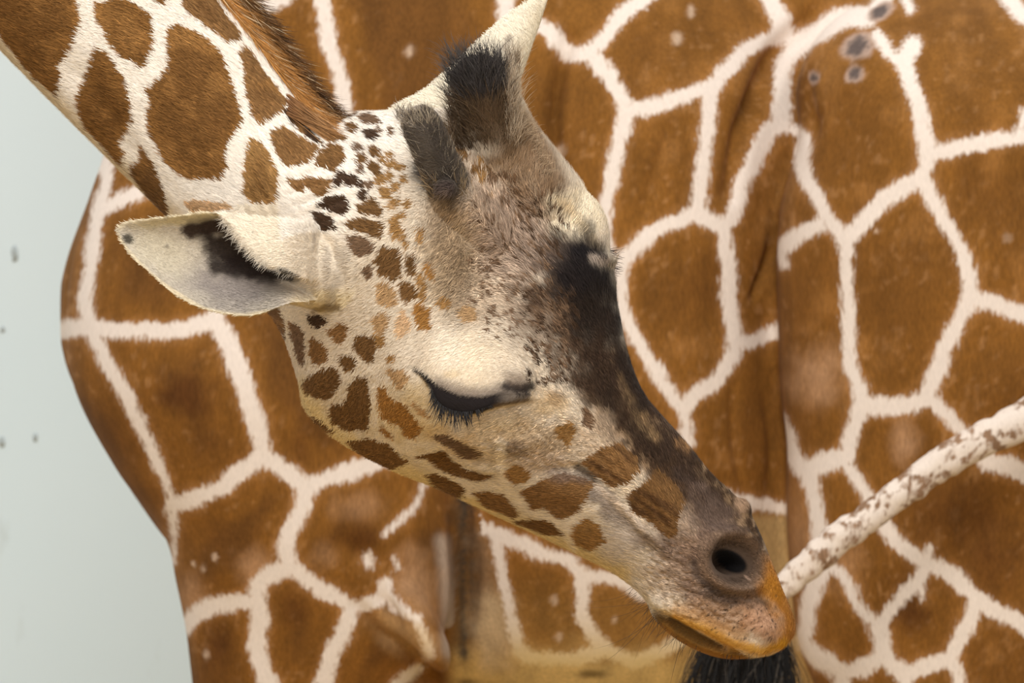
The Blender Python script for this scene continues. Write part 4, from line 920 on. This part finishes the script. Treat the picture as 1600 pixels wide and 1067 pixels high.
# --- surface lookup for rooting hair
vis = fn[:, 1] < -0.02
GS = 3.0; gw, gh = 640, 480
gxi = np.clip(((x + 200) / GS).astype(int), 0, gw - 1); gyi = np.clip(((y + 200) / GS).astype(int), 0, gh - 1)
DM = np.full((gw, gh), 99.0); np.minimum.at(DM, (gxi[vis], gyi[vis]), fv[vis, 1])
def surf(px, py):
    i = np.clip(((np.asarray(px) + 200) / GS).astype(int), 1, gw - 2); j = np.clip(((np.asarray(py) + 200) / GS).astype(int), 1, gh - 2)
    d = DM[i, j].copy()
    for di in (-1, 0, 1):
        for dj in (-1, 0, 1): d = np.where(d > 50, np.minimum(d, DM[i + di, j + dj]), d)
    return np.where(d > 50, 5.98, d)
def comb(px, py, dx, dy, length, k=5, depth=None, lift=.3, curl=.15, bend=(0, 0), out=1.0, seed=0):
    """hairs rooted on the skin at photo position px,py, combed along dx,dy, 'length' px long, rising towards the front by lift"""
    r = np.random.default_rng(seed); n = len(px)
    d = surf(px, py) if depth is None else depth
    d = d + .0012
    t = np.linspace(0, 1, k)[None]
    nl = np.hypot(dx, dy); dx, dy = dx / nl, dy / nl
    cu = r.normal(size=(n, 1)) * curl
    X = px[:, None] + length[:, None] * (dx[:, None] * t - dy[:, None] * cu * t ** 2) + bend[0] * t ** 2
    Y = py[:, None] + length[:, None] * (dy[:, None] * t + dx[:, None] * cu * t ** 2) + bend[1] * t ** 2
    Z = d[:, None] - lift * length[:, None] * K * 6 * np.sin(t * math.pi / 2 * 1.2) * r.uniform(.3, 1, (n, 1)) * out
    return P(X, Y, Z)
def hcol(n, k, root, tip, var=.35, seed=0):
    r = np.random.default_rng(seed); t = np.linspace(0, 1, k)[None, :, None]
    return (lin(root)[None, None] * (1 - t) + lin(tip)[None, None] * t) * r.uniform(1 - var, 1 + var, (n, 1, 1))
def along(pts, n, r):
    p = smooth_line(pts); s = r.random(n) * (len(p) - 1); i = np.minimum(s.astype(int), len(p) - 2); f = (s - i)[:, None]
    return p[i] * (1 - f) + p[i + 1] * f, s / (len(p) - 1)

# --- short coat hair over the head and neck
def coat(n_hair):
    r = np.random.default_rng(21)
    tri = np.concatenate([fq[:, [0, 1, 2]], fq[:, [0, 2, 3]]])
    c = fv[tri].mean(1); cx, cy = PX(c); nrm = fn[tri].mean(1)
    ok = (nrm[:, 1] < .25) & (cx > -60) & (cx < 1260) & (cy > -60) & (cy < 1060)
    ar = np.linalg.norm(np.cross(fv[tri[:, 1]] - fv[tri[:, 0]], fv[tri[:, 2]] - fv[tri[:, 0]]), axis=1)
    tri = tri[ok]; pr = ar[ok] * (0.35 + np.clip(-nrm[ok, 1], 0, 1)); pr /= pr.sum()
    ti = tri[r.choice(len(tri), n_hair, p=pr)]
    b = r.random((n_hair, 2)); fl = b.sum(1) > 1; b[fl] = 1 - b[fl]; b = np.column_stack([1 - b.sum(1), b])
    I = lambda A: (A[ti] * (b[:, :, None] if A.ndim == 2 else b)).sum(1)
    p = I(fv); nn = I(fn); nn /= np.linalg.norm(nn, axis=1, keepdims=True)
    s_ = I(sd); cb = I(base); cp = I(patch); hx, hy = PX(p)
    f = ((s_ + r.normal(size=n_hair) * 1.0) > 0)[:, None]
    colr = np.where(f, cp, cb)
    # combing direction (photo plane) from a few control vectors
    ctl = np.array([(100,60,-.85,-.35),(300,180,-.8,-.45),(430,280,-.6,-.6),(500,200,-.6,-.6),(480,420,-.9,.2),(540,330,-.6,-.5),(500,580,-.8,.5),(560,640,-.6,.7),(620,400,-.5,.6),(640,700,-.5,.6),
                    (680,430,-.5,.5),(700,340,-.3,.6),(780,260,.2,-.9),(800,330,-.6,-.8),(760,420,-.7,.2),(860,380,-.7,-.7),(900,460,-.6,-.5),(830,520,-.7,-.1),(730,560,-.5,.5),(900,600,-.8,-.5),
                    (760,720,-.7,.3),(850,690,-.8,.2),(900,780,-.8,-.1),(980,650,-.6,-.8),(1050,740,-.6,-.8),(1000,830,-.8,-.4),(1120,830,-.7,-.7),(1080,930,-.8,-.2),(1200,950,-.5,.5),(900,340,.5,-.6)])
    w = 1 / (((hx[:, None] - ctl[None, :, 0]) ** 2 + (hy[:, None] - ctl[None, :, 1]) ** 2) + 900) ** 1.5
    w /= w.sum(1, keepdims=True)
    dx = (w * ctl[None, :, 2]).sum(1) + r.normal(size=n_hair) * .16; dy = (w * ctl[None, :, 3]).sum(1) + r.normal(size=n_hair) * .16
    dirv = np.column_stack([dx, np.zeros(n_hair), -dy])
    tg = dirv - nn * (dirv * nn).sum(1, keepdims=True); tg /= np.maximum(np.linalg.norm(tg, axis=1, keepdims=True), 1e-6)
    L_ = np.full(n_hair, .0062)
    for (qx, qy, rx, ry, l) in [(790,330,110,110,.0105),(700,400,70,110,.0095),(905,440,70,80,.0095),(520,640,60,60,.008),(200,150,200,200,.0078),(740,600,95,50,.003),(1140,900,110,100,.0026),(300,410,125,85,.0026),(1100,980,120,50,.002),(1050,820,60,60,.0045),(850,700,130,50,.0042)]:
        g = np.exp(-(((hx - qx) / rx) ** 2 + ((hy - qy) / ry) ** 2) ** 2); L_ = L_ * (1 - g) + l * g
    L_ *= r.uniform(.6, 1.25, n_hair)
    keep = ~((np.hypot((hx - 1143) / 36, (hy - 878) / 26) < 1) | ((hx > 655) & (hx < 830) & (hy > 596) & (hy < 650) & (colr.mean(1) < .03)))
    p, nn, tg, L_, colr = p[keep], nn[keep], tg[keep], L_[keep], colr[keep]; n_ = len(p)
    side = np.cross(nn, tg); wd_ = r.uniform(.00022, .00042, (n_, 1))
    lift = r.uniform(.10, .38, (n_, 1)); L2 = L_[:, None]
    mid = p + (tg * .55 + nn * lift * .55) * L2; tip = p + (tg + nn * lift * .8) * L2
    V = np.stack([p - side * wd_, p + side * wd_, mid + side * wd_ * .8, mid - side * wd_ * .8, tip], 1).reshape(-1, 3)
    o = np.arange(n_) * 5
    q = np.column_stack([o + 3, o + 2, o + 1, o]); t = np.column_stack([o + 4, o + 2, o + 3])
    hx, hy = hx[keep], hy[keep]; tick = np.zeros(n_)
    for (qx, qy, rx, ry) in [(810,380,130,120),(720,400,70,110),(900,560,70,90),(850,690,130,60),(1040,740,110,110),(1090,890,110,80)]: tick = np.maximum(tick, np.exp(-(((hx - qx) / rx) ** 2 + ((hy - qy) / ry) ** 2) ** 2))
    vary = np.exp(r.normal(size=n_) * np.where(f[keep][:, 0], .26, .10 + .26 * tick))[:, None]; tipc = colr * vary; tipc = tipc * np.where(f[keep], 1.4, 1.06) + .002
    C = np.stack([colr * vary * .9, colr * vary * .9, colr * vary, colr * vary, tipc], 1).reshape(-1, 3)
    me = mesh_np('coat_hair', V, q, t); attr(me, 'hair', C, 'FLOAT_COLOR')
    me.normals_split_custom_set_from_vertices(np.repeat(nn, 5, 0).astype(np.float32))
    m, nt, bb = new_mat('coat_hair'); a = node(nt, 'ShaderNodeAttribute', attribute_name='hair'); nt.links.new(a.outputs['Color'], bb.inputs['Base Color'])
    bb.inputs['Roughness'].default_value = .75; bb.inputs['Specular IOR Level'].default_value = .08
    return tag(link('coat_hair', me, m, giraffe_f, tuple(P(700, 500, 6.0))), kind='stuff')
coat(240000)

# --- mane
r = np.random.default_rng(31); n = 5200
p, s = along([(300,-60),(345,-4),(392,56),(452,138),(500,196)], n, r)
off = r.random(n) ** 1.2 * 30; p = p + np.column_stack([off * .78, -off * .62])
ang = np.radians(47 + 8 * r.normal(size=n) - off * .9 + 10 * (1 - s)); ln_ = r.uniform(38, 70, n) * (1 - .35 * s)
dep = np.minimum(surf(p[:, 0], p[:, 1]), 5.985) - .002
pts = comb(p[:, 0], p[:, 1], np.cos(ang), np.sin(ang), ln_, 6, dep, .25, .10, seed=1)
fr = (off / 30)[:, None, None]; t = np.linspace(0, 1, 6)[None, :, None]
c0 = lin((176, 122, 60)); c1 = lin((196, 140, 74)); c2 = lin((58, 38, 24))
colr = (c0 * (1 - t) + c1 * t) * (1 - np.clip(fr * .9 - .25 + t * .45 * fr, 0, .9)) + c2 * np.clip(fr * .9 - .25 + t * .45 * fr, 0, .9)
colr = colr * r.uniform(.55, 1.35, (n, 1, 1)) * (.75 + .6 * vn(p[:, 0] / 14, p[:, 1] / 14, 9))[:, None, None]; lt = r.random(n) < .09; colr[lt] = lin((222, 196, 158))
strand_object('mane', pts, r.uniform(.0005, .0009, n), colr, hairm, giraffe_f, tuple(P(430, 110, 5.97)))['label'] = 'golden brown mane with dark tips'
# closing tuft of the mane at the poll
n = 900; p = np.column_stack([r.uniform(446, 520, n), np.zeros(n)]); p[:, 1] = 170 + (p[:, 0] - 446) * .55 + r.uniform(-26, 8, n)
tx, ty = 534 + 5 * r.normal(size=n), 222 + 6 * r.normal(size=n)
pts = comb(p[:, 0], p[:, 1], tx - p[:, 0], ty - p[:, 1], np.hypot(tx - p[:, 0], ty - p[:, 1]) * r.uniform(.8, 1.05, n), 6, surf(p[:, 0], p[:, 1]) - .002, .22, .06, seed=2)
strand_object('mane_tuft', pts, r.uniform(.0005, .0009, n), hcol(n, 6, (120, 78, 40), (202, 152, 96), .4, 3), hairm, giraffe_f, tuple(P(490, 190, 5.95)))

# --- horn hair
n = 2300; p, s = along([(652,180),(666,212),(682,250),(698,288),(706,312)], n, r); p = p + np.column_stack([r.uniform(-32, 27, n), r.uniform(-8, 8, n)]); s2 = (p[:, 0] - 650) / 60
kn = np.hypot(p[:, 0] - 699, p[:, 1] - 300) > 20; p, s = p[kn], s[kn]; n = len(p)
k = 5; pts = comb(p[:, 0], p[:, 1], -.35 + .25 * r.normal(size=n), -1 + .25 * r.normal(size=n), r.uniform(18, 44, n) * (.6 + .4 * s), k, None, .35, .35, seed=4)
colr = hcol(n, k, (60, 52, 46), (104, 94, 84), .6, 5); gl = (r.random(n) < .22 + .35 * (p[:, 1] < 200)); colr[gl] = hcol(gl.sum(), k, (150, 136, 118), (196, 182, 160), .25, 6); lo = p[:, 1] > 285; colr[lo] = hcol(lo.sum(), k, (130, 106, 78), (190, 166, 130), .4, 7)
strand_object('horn_hair', pts, r.uniform(.0004, .0008, n), colr, hairm, giraffe_f, tuple(P(680, 240, 5.87)))
n = 3000; p = np.column_stack([r.uniform(704, 812, n), r.uniform(92, 240, n)])
sp = (p[:, 0] - 755) / 50
pts = comb(p[:, 0], p[:, 1], -.28 + .35 * sp + .18 * r.normal(size=n), -1 + .1 * r.normal(size=n), r.uniform(22, 54, n), k, np.minimum(surf(p[:, 0], p[:, 1]), 5.96), .4, .28, seed=8)
colr = hcol(n, k, (40, 36, 36), (86, 80, 78), .7, 9); lo = p[:, 1] > 165; colr[lo] = hcol(lo.sum(), k, (70, 54, 40), (112, 90, 66), .4, 10); rt = (p[:, 0] > 792); colr[rt] = hcol(rt.sum(), k, (140, 118, 96), (214, 196, 172), .3, 11)
strand_object('horn_hair', pts, r.uniform(.0004, .0008, n), colr, hairm, giraffe_f, tuple(P(755, 150, 5.95)))
n = 500; p, s = along([(800,160),(822,190),(838,225),(858,280)], n, r); p[:, 0] -= r.random(n) * 18
pts = comb(p[:, 0], p[:, 1], .5 + .3 * r.normal(size=n), -.8 + .3 * r.normal(size=n), r.uniform(12, 24, n), k, np.minimum(surf(p[:, 0], p[:, 1]), 6.0), .1, .3, seed=12)
strand_object('horn_hair', pts, r.uniform(.0004, .0007, n), hcol(n, k, (150, 124, 98), (206, 184, 156), .4, 13), hairm, giraffe_f, tuple(P(830, 220, 5.98)))
# --- hair fringe of the near ear
n = 1500; p, s = along([(348,338),(360,358),(378,380),(402,402),(424,414),(462,428)], n, r); o_ = 3 + r.random(n) * 34; p = p + np.column_stack([o_ * .85, -o_ * .5])
pts = comb(p[:, 0], p[:, 1], -.75 + .25 * r.normal(size=n), .55 + .35 * r.normal(size=n), r.uniform(10, 24, n), k, np.minimum(surf(p[:, 0], p[:, 1]), 5.9) - .001, .12, .2, seed=14)
strand_object('ear_hair', pts, r.uniform(.0003, .0006, n), hcol(n, k, (236, 224, 204), (240, 230, 214), .2, 15), hairm, giraffe_f, tuple(P(400, 390, 5.86)))
# --- lashes of both eyes
n = 105; p, s = along(EYE_LINE[2:9], n, r); p[:, 1] -= 2
pts = comb(p[:, 0], p[:, 1], -.5 + 1.0 * s + .15 * r.normal(size=n), np.full(n, 1.0), r.uniform(18, 42, n) * np.sin(np.clip(s * 1.0 + .1, 0, 1) * math.pi * .85 + .3), k, surf(p[:, 0], p[:, 1] - 4) - .002, .25, .12, seed=16)
strand_object('eyelashes', pts, r.uniform(.0009, .0014, n), hcol(n, k, (24, 21, 22), (30, 26, 26), .3, 17), hairm, giraffe_f, tuple(P(730, 645, 5.87)))
n = 30; p = np.column_stack([r.uniform(806, 828, n), np.full(n, 612.0)])
pts = comb(p[:, 0], p[:, 1], .2 + .2 * r.normal(size=n), np.full(n, 1.0), r.uniform(6, 12, n), k, None, .2, .1, seed=18)
strand_object('eyelashes', pts, np.full(n, .0006), hcol(n, k, (40, 34, 32), (60, 50, 44), .3, 19), hairm, giraffe_f, tuple(P(818, 612, 5.9)))
n = 70; p = np.column_stack([r.uniform(946, 956, n), r.uniform(388, 428, n)])
pts = comb(p[:, 0], p[:, 1], np.full(n, 1.0), .25 + .3 * r.normal(size=n), r.uniform(12, 24, n), k, np.full(n, 6.03), .0, .15, seed=20)
strand_object('eyelashes', pts, np.full(n, .0007), hcol(n, k, (40, 34, 32), (56, 46, 42), .3, 21), hairm, giraffe_f, tuple(P(952, 405, 6.03)))
# --- whiskers round the lips
n = 75; p, s = along([(985,925),(1012,950),(1024,972),(1052,998),(1090,1018),(1140,1028),(1200,1022)], n, r); p[:, 1] -= r.random(n) * 10
big = r.random(n) < .12; ln_ = np.where(big, r.uniform(55, 110, n), r.uniform(14, 40, n))
pts = comb(p[:, 0], p[:, 1], -.75 + .7 * s + .2 * r.normal(size=n), .55 + .25 * r.normal(size=n) + .3 * s, ln_, 7, np.minimum(surf(p[:, 0], p[:, 1]), 6.08), .2, .15, seed=22)
wk = strand_object('whiskers', pts, r.uniform(.0003, .0006, n), hcol(n, 7, (34, 28, 24), (50, 40, 34), .3, 23), hairm, giraffe_f, tuple(P(1060, 990, 6.0)))
wk['kind'] = 'stuff'
